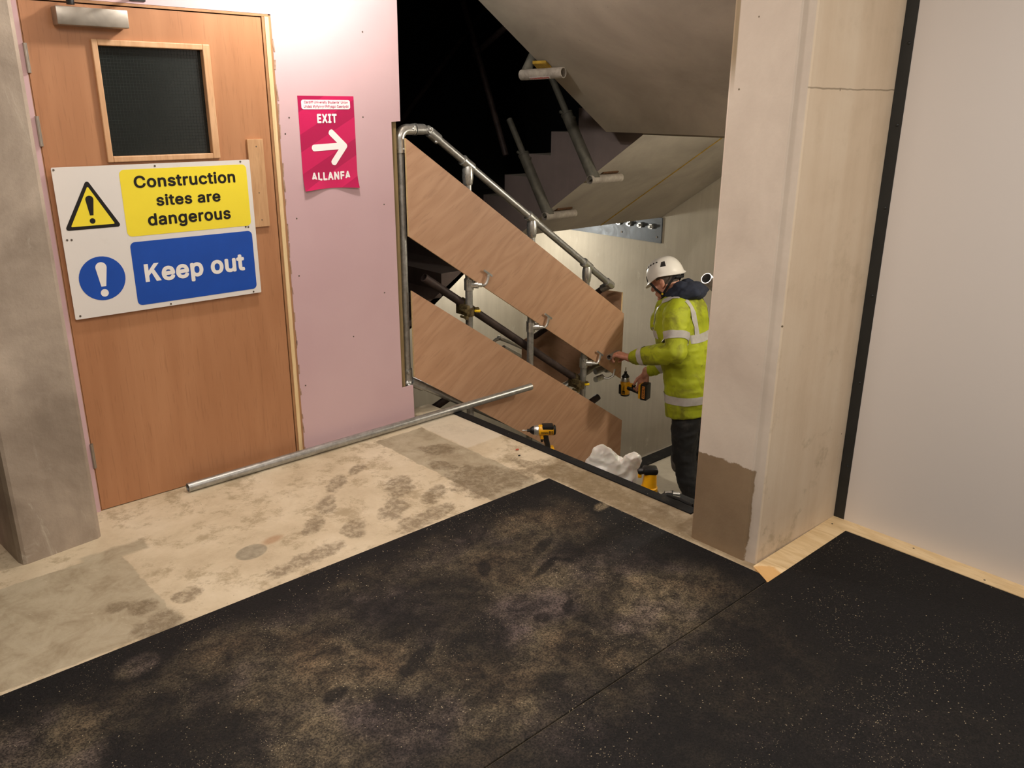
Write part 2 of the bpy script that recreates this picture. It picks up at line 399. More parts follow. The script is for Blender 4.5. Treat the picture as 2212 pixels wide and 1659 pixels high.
def prism(bm, poly, axis, a, b):
    """extrude a 2D polygon along an axis: 'x' poly=(y,z); 'y' poly=(x,z); 'z' poly=(x,y)"""
    def P(p, t):
        return (t, p[0], p[1]) if axis == 'x' else (p[0], t, p[1]) if axis == 'y' else (p[0], p[1], t)
    A = [bm.verts.new(P(p, a)) for p in poly]; B = [bm.verts.new(P(p, b)) for p in poly]
    bm.faces.new(A); bm.faces.new(B[::-1])
    n = len(poly)
    for i in range(n): bm.faces.new((A[i], B[i], B[(i + 1) % n], A[(i + 1) % n]))
    return A + B


def tube(bm, pts, r, seg=16, cap=True, flat=1.):
    """swept round section; r scalar or list"""
    pts = [V(p) for p in pts]; n = len(pts)
    rs = r if isinstance(r, (list, tuple)) else [r] * n
    rings = []; u = None
    for i, p in enumerate(pts):
        d = (pts[min(i + 1, n - 1)] - pts[max(i - 1, 0)]).normalized()
        if u is None: u, w = frame_from(d)
        else:
            u = (u - d * u.dot(d)).normalized(); w = u.cross(d).normalized()
        rings.append([bm.verts.new(p + (u * math.cos(2 * PI * k / seg) + w * math.sin(2 * PI * k / seg) * flat) * rs[i]) for k in range(seg)])
    for a, b in zip(rings, rings[1:]):
        for k in range(seg): bm.faces.new((a[k], a[(k + 1) % seg], b[(k + 1) % seg], b[k]))
    if cap:
        bm.faces.new(rings[0][::-1]); bm.faces.new(rings[-1])
    return rings


def pipe(bm, p0, p1, r, wall=.004, seg=20):
    """hollow open-ended tube"""
    p0, p1 = V(p0), V(p1); d = (p1 - p0).normalized(); u, w = frame_from(d)
    R = []
    for p, rr in ((p0, r), (p1, r), (p1, r - wall), (p0, r - wall)):
        R.append([bm.verts.new(p + (u * math.cos(2 * PI * k / seg) + w * math.sin(2 * PI * k / seg)) * rr) for k in range(seg)])
    for i in range(4):
        a, b = R[i], R[(i + 1) % 4]
        for k in range(seg): bm.faces.new((a[k], a[(k + 1) % seg], b[(k + 1) % seg], b[k]))


def arc(c, a, b, r, n=8):
    """quarter arc centre c from direction a to direction b"""
    c, a, b = V(c), V(a).normalized(), V(b).normalized()
    return [c + (a * math.cos(i * PI / 2 / n) + b * math.sin(i * PI / 2 / n)) * r for i in range(n + 1)]


def ball(bm, c, r, su=14, sv=10, M=None):
    """ellipsoid; r scalar or 3-tuple; M optional 3x3 orientation"""
    rr = (r, r, r) if not isinstance(r, (tuple, list)) else r
    m = Matrix.Translation(V(c)) @ ((M.to_4x4()) if M else Matrix.Identity(4)) @ Matrix.Diagonal((*rr, 1))
    return bmesh.ops.create_uvsphere(bm, u_segments=su, v_segments=sv, radius=1, matrix=m)['verts']


def rrect(x0, x1, z0, z1, r, n=5):
    P = []
    for cx, cz, a0 in ((x1 - r, z1 - r, 0), (x0 + r, z1 - r, PI / 2), (x0 + r, z0 + r, PI), (x1 - r, z0 + r, 1.5 * PI)):
        P += [(cx + r * math.cos(a0 + PI / 2 * i / n), cz + r * math.sin(a0 + PI / 2 * i / n)) for i in range(n + 1)]
    return P


def disc(cx, cz, r, n=40, rz=None): return [(cx + r * math.cos(2 * PI * i / n), cz + (rz or r) * math.sin(2 * PI * i / n)) for i in range(n)]


def link_mesh(name, me, mat, parent=None, smooth=None):
    me.name = name
    o = bpy.data.objects.new(name, me); COL.objects.link(o)
    for m in (mat if isinstance(mat, (list, tuple)) else [mat]): me.materials.append(m)
    if smooth is not None and len(me.polygons):
        me.shade_smooth() if smooth >= 3 else me.set_sharp_from_angle(angle=smooth) if False else None
    if parent: o.parent = parent
    return o


WORLD = {}


def obj(name, bm, mat, parent=None, smooth=35, local=False, origin=None):
    """bm in world coordinates (or in the parent's own when local) -> one mesh object"""
    bmesh.ops.recalc_face_normals(bm, faces=bm.faces)
    me = bpy.data.meshes.new(name)
    if parent is None:
        if origin is None:
            xs = [v.co for v in bm.verts]
            origin = V(((min(v.x for v in xs) + max(v.x for v in xs)) / 2, (min(v.y for v in xs) + max(v.y for v in xs)) / 2, min(v.z for v in xs)))
        origin = V(origin)
        for v in bm.verts: v.co -= origin
        mw = Matrix.Translation(origin)
    else:
        if not local:
            inv = WORLD[parent.name].inverted()
            for v in bm.verts: v.co = inv @ v.co
        mw = None
    bm.to_mesh(me); bm.free()
    o = bpy.data.objects.new(name, me); COL.objects.link(o)
    for m in (mat if isinstance(mat, (list, tuple)) else [mat]): me.materials.append(m)
    if smooth:
        me.shade_smooth(); me.set_sharp_from_angle(angle=math.radians(smooth))
    if parent is None:
        o.location = origin; WORLD[o.name] = mw
    else:
        o.parent = parent; WORLD[o.name] = WORLD[parent.name].copy()
    return o


def tag(o, label=None, cat=None, group=None, kind=None):
    if label: o['label'] = label
    if cat: o['category'] = cat
    if group: o['group'] = group
    if kind: o['kind'] = kind
    return o


def thing(name, label, cat, loc, group=None, rot=None):
    o = bpy.data.objects.new(name, None); COL.objects.link(o); o.location = loc; o.empty_display_size = .1
    M = Matrix.Translation(V(loc))
    if rot is not None:
        o.rotation_mode = 'QUATERNION'; o.rotation_quaternion = rot.to_quaternion(); M = M @ rot.to_4x4()
    WORLD[o.name] = M
    return tag(o, label, cat, group)


def struct(name, bm, mat, parent=None, label=None, smooth=0):
    o = obj(name, bm, mat, parent, smooth)
    if parent is None: o['kind'] = 'structure'
    if label: o['label'] = label
    return o


def one(f, *a, **k):
    bm = BM(); f(bm, *a, **k); return bm


FONT = None
try:
    import os
    FONT = bpy.data.fonts.load(os.path.join(bpy.utils.resource_path('LOCAL'), 'datafiles', 'fonts', 'Inter.woff2'))
except Exception:
    FONT = None


def text(name, body, x0, x1, z0, z1, y, mat, parent, bold=.02, M=None, th=.0006, spacing=1., font=True):
    """flat lettering in the XZ plane facing -Y fitted to a rectangle; M maps (x, z, out) for other planes"""
    c = bpy.data.curves.new('lettering_curve', 'FONT'); c.body = body; c.size = 1
    if font and FONT: c.font = FONT
    else: c.offset = bold
    c.extrude = .004
    c.align_x = 'CENTER'; c.space_line = .95; c.space_character = spacing; c.resolution_u = 4
    o = bpy.data.objects.new('lettering_tmp', c); COL.objects.link(o)
    dg = bpy.context.evaluated_depsgraph_get(); me = bpy.data.meshes.new_from_object(o.evaluated_get(dg))
    bpy.data.objects.remove(o); bpy.data.curves.remove(c)
    bm = BM(); bm.from_mesh(me); bpy.data.meshes.remove(me)
    if font and FONT:
        # embolden: stamp the outline around a small circle
        bmesh.ops.delete(bm, geom=[f for f in bm.faces if f.normal.z < .5], context='FACES_ONLY')
        bmesh.ops.delete(bm, geom=[v for v in bm.verts if not v.link_faces], context='VERTS')
        bmesh.ops.split_edges(bm, edges=bm.edges[:])   # overlapping contours of one glyph get their own depth
        for q, f in enumerate(bm.faces):
            for v in f.verts: v.co.z = .009 * (q % 11)
        src = bm.verts[:] + bm.edges[:] + bm.faces[:]
        for k in range(8):
            d = bmesh.ops.duplicate(bm, geom=src)['geom']
            a = 2 * PI * k / 8
            for v in d:
                if isinstance(v, bmesh.types.BMVert): v.co += V((math.cos(a) * bold, math.sin(a) * bold, .1 * (k + 1)))
    xs = [v.co.x for v in bm.verts]; ys = [v.co.y for v in bm.verts]
    ax, bx, ay, by = min(xs), max(xs), min(ys), max(ys)
    for v in bm.verts:
        px = x0 + (v.co.x - ax) / (bx - ax) * (x1 - x0); pz = z0 + (v.co.y - ay) / (by - ay) * (z1 - z0)
        out = th + v.co.z * .00035 if (font and FONT) else (th if v.co.z > 0 else 0)
        v.co = M @ V((px, pz, out)) if M else V((px, y - out, pz))
    return obj(name, bm, mat, parent, 0)


# ================================================================== SETTING
# floor slab of the room, ends at the stair nosing
bm = BM(); prism(bm, [(-5, -7), (2.33, -7), (2.33, -1.72), (1.885, -1.72), (1.885, .0), (1.885, .16), (-5, .16)], 'z', -.25, 0)
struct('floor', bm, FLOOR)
bm = BM(); prism(bm, [(-5, -7), (2.45, -7), (2.45, -1.72), (1.75, -1.72), (1.75, .16), (-5, .16)], 'z', 2.78, 3.0)
struct('ceiling', bm, CEIL)

# pink plasterboard wall with door opening and the notch for the rail post
DX0, DX1, DH = -.006, .978, 2.045
bm = BM()
prism(bm, [(-.5, 0), (DX0, 0), (DX0, DH), (DX1, DH), (DX1, 0), (1.664, 0), (1.661, .205), (1.588, .205), (1.583, 1.596), (1.637, 1.6), (1.645, 2.78), (-.5, 2.78)], 'y', 0, .0125)
wl = struct('wall_left', bm, PINK)
bm = BM(); prism(bm, [(-.5, 0), (DX0, 0), (DX0, DH), (DX1, DH), (DX1, 0), (1.56, 0), (1.56, 2.78), (-.5, 2.78)], 'y', .0135, .09)
obj('studwork', bm, STUD, wl, 0)
bm = BM(); box(bm, 1.562, 1.622, .018, .09, .0, 2.0)
obj('timber_stud', bm, STUD, wl, 0)
for (x, z) in [(1.005, 1.55), (1.03, 1.62), (1.42, 1.62), (1.44, 2.0), (1.02, .9), (1.01, .35), (1.5, .75), (1.52, 1.2), (1.3, .55), (1.03, 1.17)]:
    bm = BM(); tube(bm, [(x, -.0006, z), (x, .004, z)], .004, 8)
    obj('screw', bm, SCREW, wl, 0)
# torn paper edge and crumbled corner beside the frame
bm = BM()
for i in range(20):
    z = .03 + i * .1 + random.uniform(-.04, .04); s = random.uniform(.003, .008)
    bmesh.ops.create_cube(bm, size=1, matrix=Matrix.Translation((DX1 + .002, -.001, z)) @ Matrix.Rotation(random.uniform(-.12, .12), 4, 'Y') @ Matrix.Diagonal((s, .002, random.uniform(.02, .09), 1)))
tag(obj('torn_edge', bm, BOARD_EDGE, wl, 0), kind='stuff')

# unlit corridor behind the door
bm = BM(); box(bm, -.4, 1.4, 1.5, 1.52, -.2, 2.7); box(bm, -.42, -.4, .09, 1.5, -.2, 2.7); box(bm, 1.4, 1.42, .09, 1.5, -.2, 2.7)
struct('wall_corridor', bm, UNLIT_BLACK)

# right wall, black edge strip, ply margin
bm = BM(); box(bm, 2.325, 2.45, -7, -2.193, .0, 2.78)
wr = struct('wall_right', bm, WHITE_WALL)
bm = BM(); box(bm, 2.3235, 2.34, -2.193, -2.148, .0, 2.78)
ts = struct('trim_1', bm, BLACK_TRIM)
for z in (.25, .62, .98, 1.32, 1.62, 1.9):
    bm = BM(); ball(bm, (2.3225, -2.176, z), (.0025, .006, .006), 10, 6)
    obj('screw', bm, BLACK_TRIM, ts)
bm = BM(); box(bm, -5.0, -4.9, -7, .16, 0, 2.78); struct('wall_far_left', bm, CEIL)
bm = BM(); box(bm, -5.0, 2.45, -7.1, -7.0, 0, 2.78); struct('wall_behind', bm, CEIL)

bm = BM(); prism(bm, [(1.700, -2.147), (2.325, -2.147), (2.325, -4.6), (2.2385, -4.6), (2.2385, -2.2465), (1.640, -2.2465)], 'z', 0, .009)
ps = tag(obj('plywood_strip', bm, PLY_RAW, None, 0), 'pale plywood margin strip on the floor along pillar and white wall', 'plywood strip')
for (x, y) in [(2.25, -2.18), (2.3, -2.5), (2.29, -3.0), (2.26, -2.78)]:
    obj('screw', one(tube, [(x, y, .0085), (x, y, .0096)], .004, 8), SCREW, ps, 0)

# columns
bm = BM(); prism(bm, [(-.40, .0), (-.382, -.235), (-.372, -.268), (-.36, -.272), (-.092, -.240), (-.078, -.228), (-.072, 0)], 'z', 0, 2.78)
tag(obj('concrete_column', bm, CON_LEFT, None, 0), 'mottled grey concrete column left of the orange door', 'column')
bm = BM(); prism(bm, [(1.724, -1.842), (1.720, -1.85), (1.718, -2.089), (1.7255, -2.093), (1.730, -2.132), (1.738, -2.139), (2.33, -2.147), (2.33, -1.842)], 'z', 0, 2.78)
tag(obj('concrete_column', bm, PILLAR, None, 0), 'tall beige concrete pillar with a ragged brown patch at its foot, beside the white wall', 'column')

# black rubber mats
bm = BM(); box(bm, -3.2, 1.6755, -2.2365, -1.058, 0, .008, .002)
m1 = tag(obj('rubber_mat', bm, RUBBER, None, 0), 'long black rubber mat coated in beige dust, lying in front of the door', 'mat', 'black rubber floor mats')
bm = BM(); box(bm, -3.0, 2.2375, -3.425, -2.2415, 0, .008, .002)
tag(obj('rubber_mat', bm, RUBBER, None, 0), 'cleaner black rubber mat at bottom right, along the white wall', 'mat', 'black rubber floor mats')
# ------------------------------------------------------------------ stairwell shell
bm = BM(); prism(bm, [(-1.84, -4), (3.2, -4), (3.2, .75), (1.18, .75), (.0, 1.54), (-.1, 1.66), (-1.84, 1.66)], 'x', 5.3, 5.45)  # top cut away so the black shell behind reads as unlit wall
we = struct('wall_stair_end', bm, CON_WALL)
bm = BM(); box(bm, 1.3, 5.3, 3.0, 3.15, -4, .345); struct('wall_stair_far', bm, CON_WALL)
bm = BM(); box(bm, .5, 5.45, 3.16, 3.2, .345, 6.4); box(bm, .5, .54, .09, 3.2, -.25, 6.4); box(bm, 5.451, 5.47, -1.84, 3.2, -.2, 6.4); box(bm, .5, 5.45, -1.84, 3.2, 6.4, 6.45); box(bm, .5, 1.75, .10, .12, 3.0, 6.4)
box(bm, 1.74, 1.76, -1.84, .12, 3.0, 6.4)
struct('wall_stair_upper', bm, UNLIT_BLACK)  # shell coloured black in place of shade in the upper stairwell
bm = BM(); box(bm, 2.06, 5.3, -1.84, -1.72, -4, 6.4); struct('wall_stair_near', bm, CON_STAIR)
bm = BM(); box(bm, 1.3, 1.885, .0, .0 + .001, -4, -.25); box(bm, 1.2, 1.3, 0, 3.0, -4, 0); struct('wall_stair_under_slab', bm, CON_WALL)
bm = BM(); box(bm, 1.2, 5.4, -1.84, 3.1, -4.05, -4.0); struct('floor_stair_bottom', bm, CON_STAIR)

RISE, GO = .17, .26
# our flight: six risers down to the landing
X0 = 1.94; LZ = -6 * RISE; XL = X0 + 5 * GO
bm = BM()
prism(bm, [(1.885, -.0005), (X0, -.0005)] + [q for i in range(1, 6) for q in ((X0 + (i - 1) * GO, -i * RISE), (X0 + i * GO, -i * RISE))] +
      [(XL, LZ), (XL, LZ - .2), (1.885, -.42)], 'y', -1.716, -.008)
fl = tag(obj('stair_flight', bm, CON_STAIR, None, 0), 'concrete stair flight going down from the floor edge to the worker', 'stairs', 'concrete stair flights')
for i in range(0, 6):
    x1 = X0 + i * GO; z1 = -i * RISE
    bm = BM(); box(bm, x1 - .055, x1 + .001, -1.72, -.008, z1 - .0005, z1 + .006, .002); box(bm, x1 - .003, x1 + .004, -1.72, -.008, z1 - .045, z1 + .004)
    obj('stair_nosing', bm, NOSING, fl, 0)
# landing of the worker
bm = BM(); prism(bm, [(XL + .001, -1.72), (5.3, -1.72), (5.3, .26), (3.52, .26), (3.52, -.008), (XL + .001, -.008)], 'z', LZ - .2, LZ)
lf = struct('floor_landing', bm, CON_WALL)
bm = BM(); box(bm, 3.52, 5.298, .150, .266, LZ - .03, LZ + .010, .002)
obj('landing_nosing', bm, NOSING, lf, 0)
# next flight down, running away from the landing
bm = BM()
prism(bm, [(.262, LZ - .17)] + [q for i in range(1, 6) for q in ((.262 + (i - 1) * GO, LZ - i * RISE), (.262 + i * GO, LZ - i * RISE))] + [(1.56, LZ - 5 * RISE - .3), (.262, LZ - .42)], 'x', 3.53, 5.29)
tag(obj('stair_flight', bm, CON_STAIR, None, 0), 'lower concrete flight beyond the landing edge, behind the worker', 'stairs', 'concrete stair flights')

# overhead flight descending over our stairs, seen from below
sA = lambda x: 1.518 + .65 * (3.29 - x)
bm = BM(); pts = [(3.29, 1.518), (1.80, sA(1.80)), (1.80, sA(1.80) + .3)]
x = 1.80
top = []
n = 6
for i in range(n): top += [(1.80 + i * .2483, 2.62 - i * .161), (1.80 + (i + 1) * .2483, 2.62 - i * .161)]
pts = [(3.29, 1.518), (1.80, sA(1.80))] + [(a, b + .12) for a, b in top] + [(3.29, 1.66)]
prism(bm, pts, 'y', -1.712, .10)
ua = tag(obj('stair_flight', bm, CON_STAIR, None, 0), 'overhead concrete flight whose bare soffit slopes down at the top of the picture', 'stairs', 'concrete stair flights')
bm = BM(); tube(bm, [(1.9, -1.708, sA(1.9) - .002), (2.5, -1.71, sA(2.5) - .002), (3.2, -1.708, sA(3.2) - .002)], .012, 8)
obj('foam_joint', bm, FOAM, ua, 30)
# upper landing and second overhead flight
bm = BM(); box(bm, 3.291, 3.50, -1.712, .10, 1.525, 1.66); box(bm, 3.50, 5.295, -1.715, -.031, 1.5, 1.66)
struct('floor_upper_landing', bm, CON_STAIR)
bm = BM()
prism(bm, [(-.03, 1.5), (1.166, .711), (1.60, .711), (1.60, .84)] + [(1.55, .84), (1.55, 1.0), (1.30, 1.0), (1.30, 1.168), (1.056, 1.168), (1.056, 1.334), (.804, 1.334), (.804, 1.498), (.541, 1.498), (.541, 1.66), (-.03, 1.66)], 'x', 3.50, 5.295)
ub_ = ub = tag(obj('stair_flight', bm, CON_STAIR, None, 0), 'overhead concrete flight with stepped side profile and a yellow joint along its soffit', 'stairs', 'concrete stair flights')
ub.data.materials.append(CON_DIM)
for f in ub.data.polygons: f.material_index = 1 if f.normal.x < -.9 else 0  # side face gets the darker tone in place of shade
sB = lambda y: 1.5 - .66 * (y + .03)
bm = BM(); tube(bm, [(4.465, y, sB(y) + .001) for y in (-.02, .3, .6, .9, 1.16)], .007, 8)
obj('foam_joint', bm, FOAM, ub, 30)
bm = BM(); prism(bm, [(3.29, 1.6), (5.295, 1.6), (5.295, 2.99), (3.29, 2.99)], 'z', .711, .86)
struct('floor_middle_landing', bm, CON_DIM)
# flight from our floor level up to the middle landing
bm = BM()
sC = lambda x: .439 + .6 * (x - 2.862)
prism(bm, [(3.289, .86), (3.289, .70), (2.13, .0), (2.13, -.2), (2.0, -.2), (2.0, 0.0), (2.25, 0.0), (2.25, .17), (2.51, .17), (2.51, .34), (2.77, .34), (2.77, .515), (3.03, .515), (3.03, .69), (3.288, .69)], 'y', 1.17, 2.98)
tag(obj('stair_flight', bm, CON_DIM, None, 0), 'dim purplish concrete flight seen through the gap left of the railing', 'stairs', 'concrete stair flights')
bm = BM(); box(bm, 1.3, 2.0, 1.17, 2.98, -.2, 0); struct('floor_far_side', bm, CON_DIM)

# bolted steel plate on the end wall under the middle landing
bm = BM(); box(bm, 5.285, 5.299, 1.15, 2.9, .478, .707)
pt = tag(obj('steel_bearing_plate', bm, PLATE_BLUE, None, 0), 'blue grey steel plate with a row of bolts under the overhead flight', 'steel plate')
for y in (1.26, 1.39, 1.52, 1.65, 1.78):
    bm = BM(); tube(bm, [(5.285, y, .62), (5.262, y, .62)], .026, 6); tube(bm, [(5.262, y, .62), (5.235, y, .62)], .013, 10)
    obj('bolt', bm, GALV_BRIGHT, pt, 30)
for y in (1.2, 1.62):
    bm = BM(); tube(bm, [(5.285, y, .53), (5.279, y, .53)], .008, 8); obj('rivet', bm, SOCKET, pt, 30)

# ================================================================== DOOR
bm = BM()
# leaf with a window opening
for a in ((0, .245, 0.004, 2.03), (.66, .932, .004, 2.03), (.245, .66, .004, 1.474), (.245, .66, 1.892, 2.03)):
    box(bm, a[0], a[1], .004, .048, a[2], a[3])
bmesh.ops.remove_doubles(bm, verts=bm.verts, dist=.0005)
door = struct('door_1', bm, VENEER)
bm = BM(); box(bm, .245, .66, .022, .028, 1.474, 1.892); obj('glass_pane', bm, GLASS, door, 0)['label'] = 'dark wired glass pane'
bm = BM()
for i in range(1, 33): box(bm, .245 + i * .0127 - .0004, .245 + i * .0127 + .0004, .0212, .0219, 1.474, 1.892)
for i in range(1, 33): box(bm, .245, .66, .0212, .0219, 1.474 + i * .0127 - .0004, 1.474 + i * .0127 + .0004)
tag(obj('glass_wire', bm, WIRE, door, 0), kind='stuff')
for (a, b, c, d) in ((.226, .248, 1.456, 1.910), (.657, .688, 1.456, 1.910), (.248, .657, 1.888, 1.910), (.248, .657, 1.456, 1.478)):
    bm = BM(); box(bm, a, b, -.010, .022, c, d, .003); obj('glazing_bead', bm, BEAD, door, 0)
bm = BM(); box(bm, .815, .889, -.009, .0035, 1.149, 1.531, .001)
pb = obj('cover_board', bm, PATCH_PLY, door, 0); pb['label'] = 'small raw plywood board over the lock'
for (x, z) in ((.852, 1.18), (.85, 1.30), (.855, 1.50)):
    obj('screw', one(tube, [(x, -.0096, z), (x, -.008, z)], .003, 8), SCREW, pb, 0)
for z0, z1 in ((1.783, 1.885), (1.524, 1.632), (.205, .315)):
    bm = BM(); tube(bm, [(-.003, -.004, z0), (-.003, -.004, z1)], .006, 10); box(bm, -.005, .006, -.002, .004, z0, z1)
    obj('hinge', bm, STEEL, door, 30)
# closer
bm = BM(); box(bm, .105, .358, -.058, .003, 1.950, 2.014, .004)
dc = obj('door_closer', bm, STEEL, door, 30); dc['label'] = 'brushed steel door closer box'
bm = BM(); tube(bm, [(.165, -.035, 2.022), (.165, -.035, 2.042)], .014, 12); tube(bm, [(.165, -.035, 2.04), (.20, -.04, 2.058), (.33, -.15, 2.062)], .008, 8)
tube(bm, [(.33, -.15, 2.066), (.42, .003, 2.072)], .007, 8); box(bm, .39, .45, -.006, .004, 2.055, 2.09)
obj('closer_arm', bm, BLACK_PLASTIC, dc, 30)
# frame members
bm = BM(); box(bm, .936, .947, .001, .06, 0, 2.034); fr = struct('trim_2', bm, BROWN_STRIP)
bm = BM(); box(bm, .947, .966, -.003, .06, 0, 2.034); struct('trim_3', bm, FRAME)
bm = BM(); box(bm, .966, .977, -.001, .06, 0, 2.040); struct('trim_4', bm, BROWN_STRIP)
bm = BM(); box(bm, -.004, .966, .0, .06, 2.0345, 2.044); struct('trim_5', bm, BROWN_STRIP)
bm = BM(); box(bm, -.0045, -.001, .006, .06, 0, 2.034); struct('trim_6', bm, BROWN_STRIP)

# ------------------------------------------------------------------ construction sign
bm = BM(); prism(bm, rrect(.014, .814, .853, 1.446, .004, 2), 'y', -.016, -.0115)
sg = tag(obj('construction_sign', bm, WHITE_SIGN, None, 0), 'large white safety sign screwed to the orange door, reading Construction sites are dangerous Keep out', 'sign')
Y = -.0164
bm = BM(); prism(bm, rrect(.258, .795, 1.161, 1.427, .02), 'y', Y, Y - .0004); obj('yellow_panel', bm, SIGN_YELLOW, sg, 0)
bm = BM(); prism(bm, rrect(.262, .794, .874, 1.138, .02), 'y', Y, Y - .0004); obj('blue_panel', bm, SIGN_BLUE, sg, 0)


def rtri(a, b, c, r, n=5):
    P = [V(a), V(b), V(c)]; o = []
    cen = (P[0] + P[1] + P[2]) / 3
    for i in range(3):
        p, q, s = P[i - 1], P[i], P[(i + 1) % 3]
        d1 = (p - q).normalized(); d2 = (s - q).normalized(); h = d1.angle(d2) / 2
        c0 = q + (d1 + d2).normalized() * (r / math.sin(h))
        a1 = (q + d1 * (r / math.tan(h)) - c0); a2 = (q + d2 * (r / math.tan(h)) - c0)
        t0 = math.atan2(a1.y, a1.x); t1 = math.atan2(a2.y, a2.x)
        while t1 - t0 > PI: t1 -= 2 * PI
        while t1 - t0 < -PI: t1 += 2 * PI
        o += [(c0.x + r * math.cos(t0 + (t1 - t0) * k / n), c0.y + r * math.sin(t0 + (t1 - t0) * k / n)) for k in range(n + 1)]
    return o


bm = BM(); prism(bm, rtri((.133, 1.398), (.027, 1.206), (.241, 1.206), .009), 'y', Y, Y - .0004); obj('warning_triangle', bm, SIGN_BLACK, sg, 0)
bm = BM(); prism(bm, rtri((.133, 1.371), (.051, 1.219), (.216, 1.219), .003), 'y', Y - .0005, Y - .0009); obj('triangle_field', bm, SIGN_YELLOW, sg, 0)


def bang(bm, cx, zt, zb, w, y):
    """exclamation mark: tapered drop and dot"""
    h = zt - zb; r = w * .36
    P = [(cx + w / 2 * math.sin(a), zt - w / 2 + w / 2 * math.cos(a)) for a in [i * PI / 2 / 5 for i in range(-5, 6)]]
    P += [(cx + w * .22, zb + h * .30), (cx - w * .22, zb + h * .30)]
    prism(bm, P, 'y', y, y - .0004); prism(bm, disc(cx, zb + r, r, 16), 'y', y, y - .0004)


bm = BM(); bang(bm, .133, 1.335, 1.226, .03, Y - .001); obj('exclamation_mark', bm, SIGN_BLACK, sg, 0)
bm = BM(); prism(bm, disc(.138, 1.006, .089), 'y', Y, Y - .0004); obj('mandatory_disc', bm, SIGN_BLUE, sg, 0)
bm = BM(); bang(bm, .138, 1.072, .931, .043, Y - .0006); obj('exclamation_mark', bm, SIGN_WHITE, sg, 0)
text('lettering', 'Construction', .310, .740, 1.352, 1.402, Y - .0005, SIGN_BLACK, sg, .024, spacing=1.05)
text('lettering', 'sites are', .390, .665, 1.276, 1.323, Y - .0005, SIGN_BLACK, sg, .024, spacing=1.05)
text('lettering', 'dangerous', .346, .703, 1.185, 1.248, Y - .0005, SIGN_BLACK, sg, .024, spacing=1.05)
bm = BM()   # the K is drawn stroke by stroke
prism(bm, [(.305, .968), (.322, .968), (.322, 1.043), (.305, 1.043)], 'y', Y - .0005, Y - .0008)
prism(bm, [(.321, .992), (.321, 1.013), (.346, 1.043), (.367, 1.043)], 'y', Y - .0005, Y - .0009)
prism(bm, [(.333, 1.006), (.345, 1.018), (.371, .968), (.350, .968)], 'y', Y - .0005, Y - .0010)
obj('lettering', bm, SIGN_WHITE, sg, 0)
text('lettering', 'eep out', .374, .746, .945, 1.038, Y - .0005, SIGN_WHITE, sg, .030, spacing=1.04)
for (x, z) in [(.022, 1.437), (.402, 1.436), (.771, 1.439), (.030, 1.171), (.046, 1.17), (.768, 1.157), (.78, 1.155), (.033, .866), (.397, .861), (.776, .861)]:
    obj('screw', one(tube, [(x, -.0158, z), (x, -.0172, z)], .0042, 10), SCREW, sg, 0)

# ------------------------------------------------------------------ exit poster (paper, curling bottom edge)
bm = BM(); nx, nz = 12, 16
g = []
for i in range(nx + 1):
    row = []
    for k in range(nz + 1):
        u, v = i / nx, k / nz
        zb = 1.292 + .007 * math.sin(u * PI)
        y = -.0012 - (.016 * (1 - v / .18) ** 2 * (.55 + .45 * math.cos(2 * PI * u)) if v < .18 else 0)
        row.append(bm.verts.new((1.0775 + u * .2945, y, zb + v * (1.7145 - zb))))
    g.append(row)
for i in range(nx):
    for k in range(nz): bm.faces.new((g[i][k], g[i + 1][k], g[i + 1][k + 1], g[i][k + 1]))
po = tag(obj('exit_poster', bm, POSTER, None, 60), 'magenta paper exit poster with white arrow on the pink wall', 'poster')
Y = -.0022
bm = BM(); P = rrect(1.094, 1.350, 1.656, 1.6975, .010)
prism(bm, P, 'y', Y, Y - .0004); obj('name_label', bm, POSTER_WHITE, po, 0)
text('lettering', "Cardiff University Students' Union", 1.108, 1.338, 1.679, 1.693, Y - .0005, POSTER_PINKTEXT, po, .012)
text('lettering', 'Undeb Myfyrwyr Prifysgol Caerdydd', 1.106, 1.340, 1.660, 1.675, Y - .0005, POSTER_PINKTEXT, po, .012)
text('lettering', 'EXIT', 1.170, 1.274, 1.595, 1.636, Y, POSTER_WHITE, po, .042, spacing=1.16)
text('lettering', 'ALLANFA', 1.121, 1.332, 1.336, 1.374, Y, POSTER_WHITE, po, .042, spacing=1.16)
bm = BM()


def stroke(bm, a, b, w, y, n=6):
    a, b = V((a[0], a[1])), V((b[0], b[1])); d = (b - a).normalized(); t0 = math.atan2(d.y, d.x); P = []
    r = w / 2
    for s, c in ((1, b), (-1, a)):
        base = t0 - PI / 2 if s > 0 else t0 + PI / 2
        for k in range(n + 1):
            ang = base + PI * k / n
            e = V((math.cos(ang), math.sin(ang)))
            q = c + e * r * (1 if abs(e.dot(d)) < .75 else .9)
            P.append((q.x, q.y))
    prism(bm, P, 'y', y, y - .0004)


stroke(bm, (1.146, 1.485), (1.297, 1.491), .030, Y)
stroke(bm, (1.240, 1.552), (1.308, 1.489), .030, Y - .0001)
stroke(bm, (1.246, 1.417), (1.308, 1.491), .030, Y - .0002)
obj('arrow', bm, POSTER_WHITE, po, 0)

# ================================================================== GUARDRAIL (galvanised tube and fittings)
RY = .062; R = .0212
gr = thing('guardrail', 'galvanised tube guardrail with clamp fittings running down beside the stairs', 'railing', (1.668, RY, -.30))
mp = lambda x, z, y=RY: V((x, y, z))
rail = lambda x: 1.528 - .681 * (x - 1.885)   # top rail centreline
brail = lambda x: .178 - .592 * (x - 1.745)   # bottom rail
bm = BM(); tube(bm, [mp(1.668, .21), mp(1.670, 1.50)], R, 20); obj('post', bm, GALV, gr)
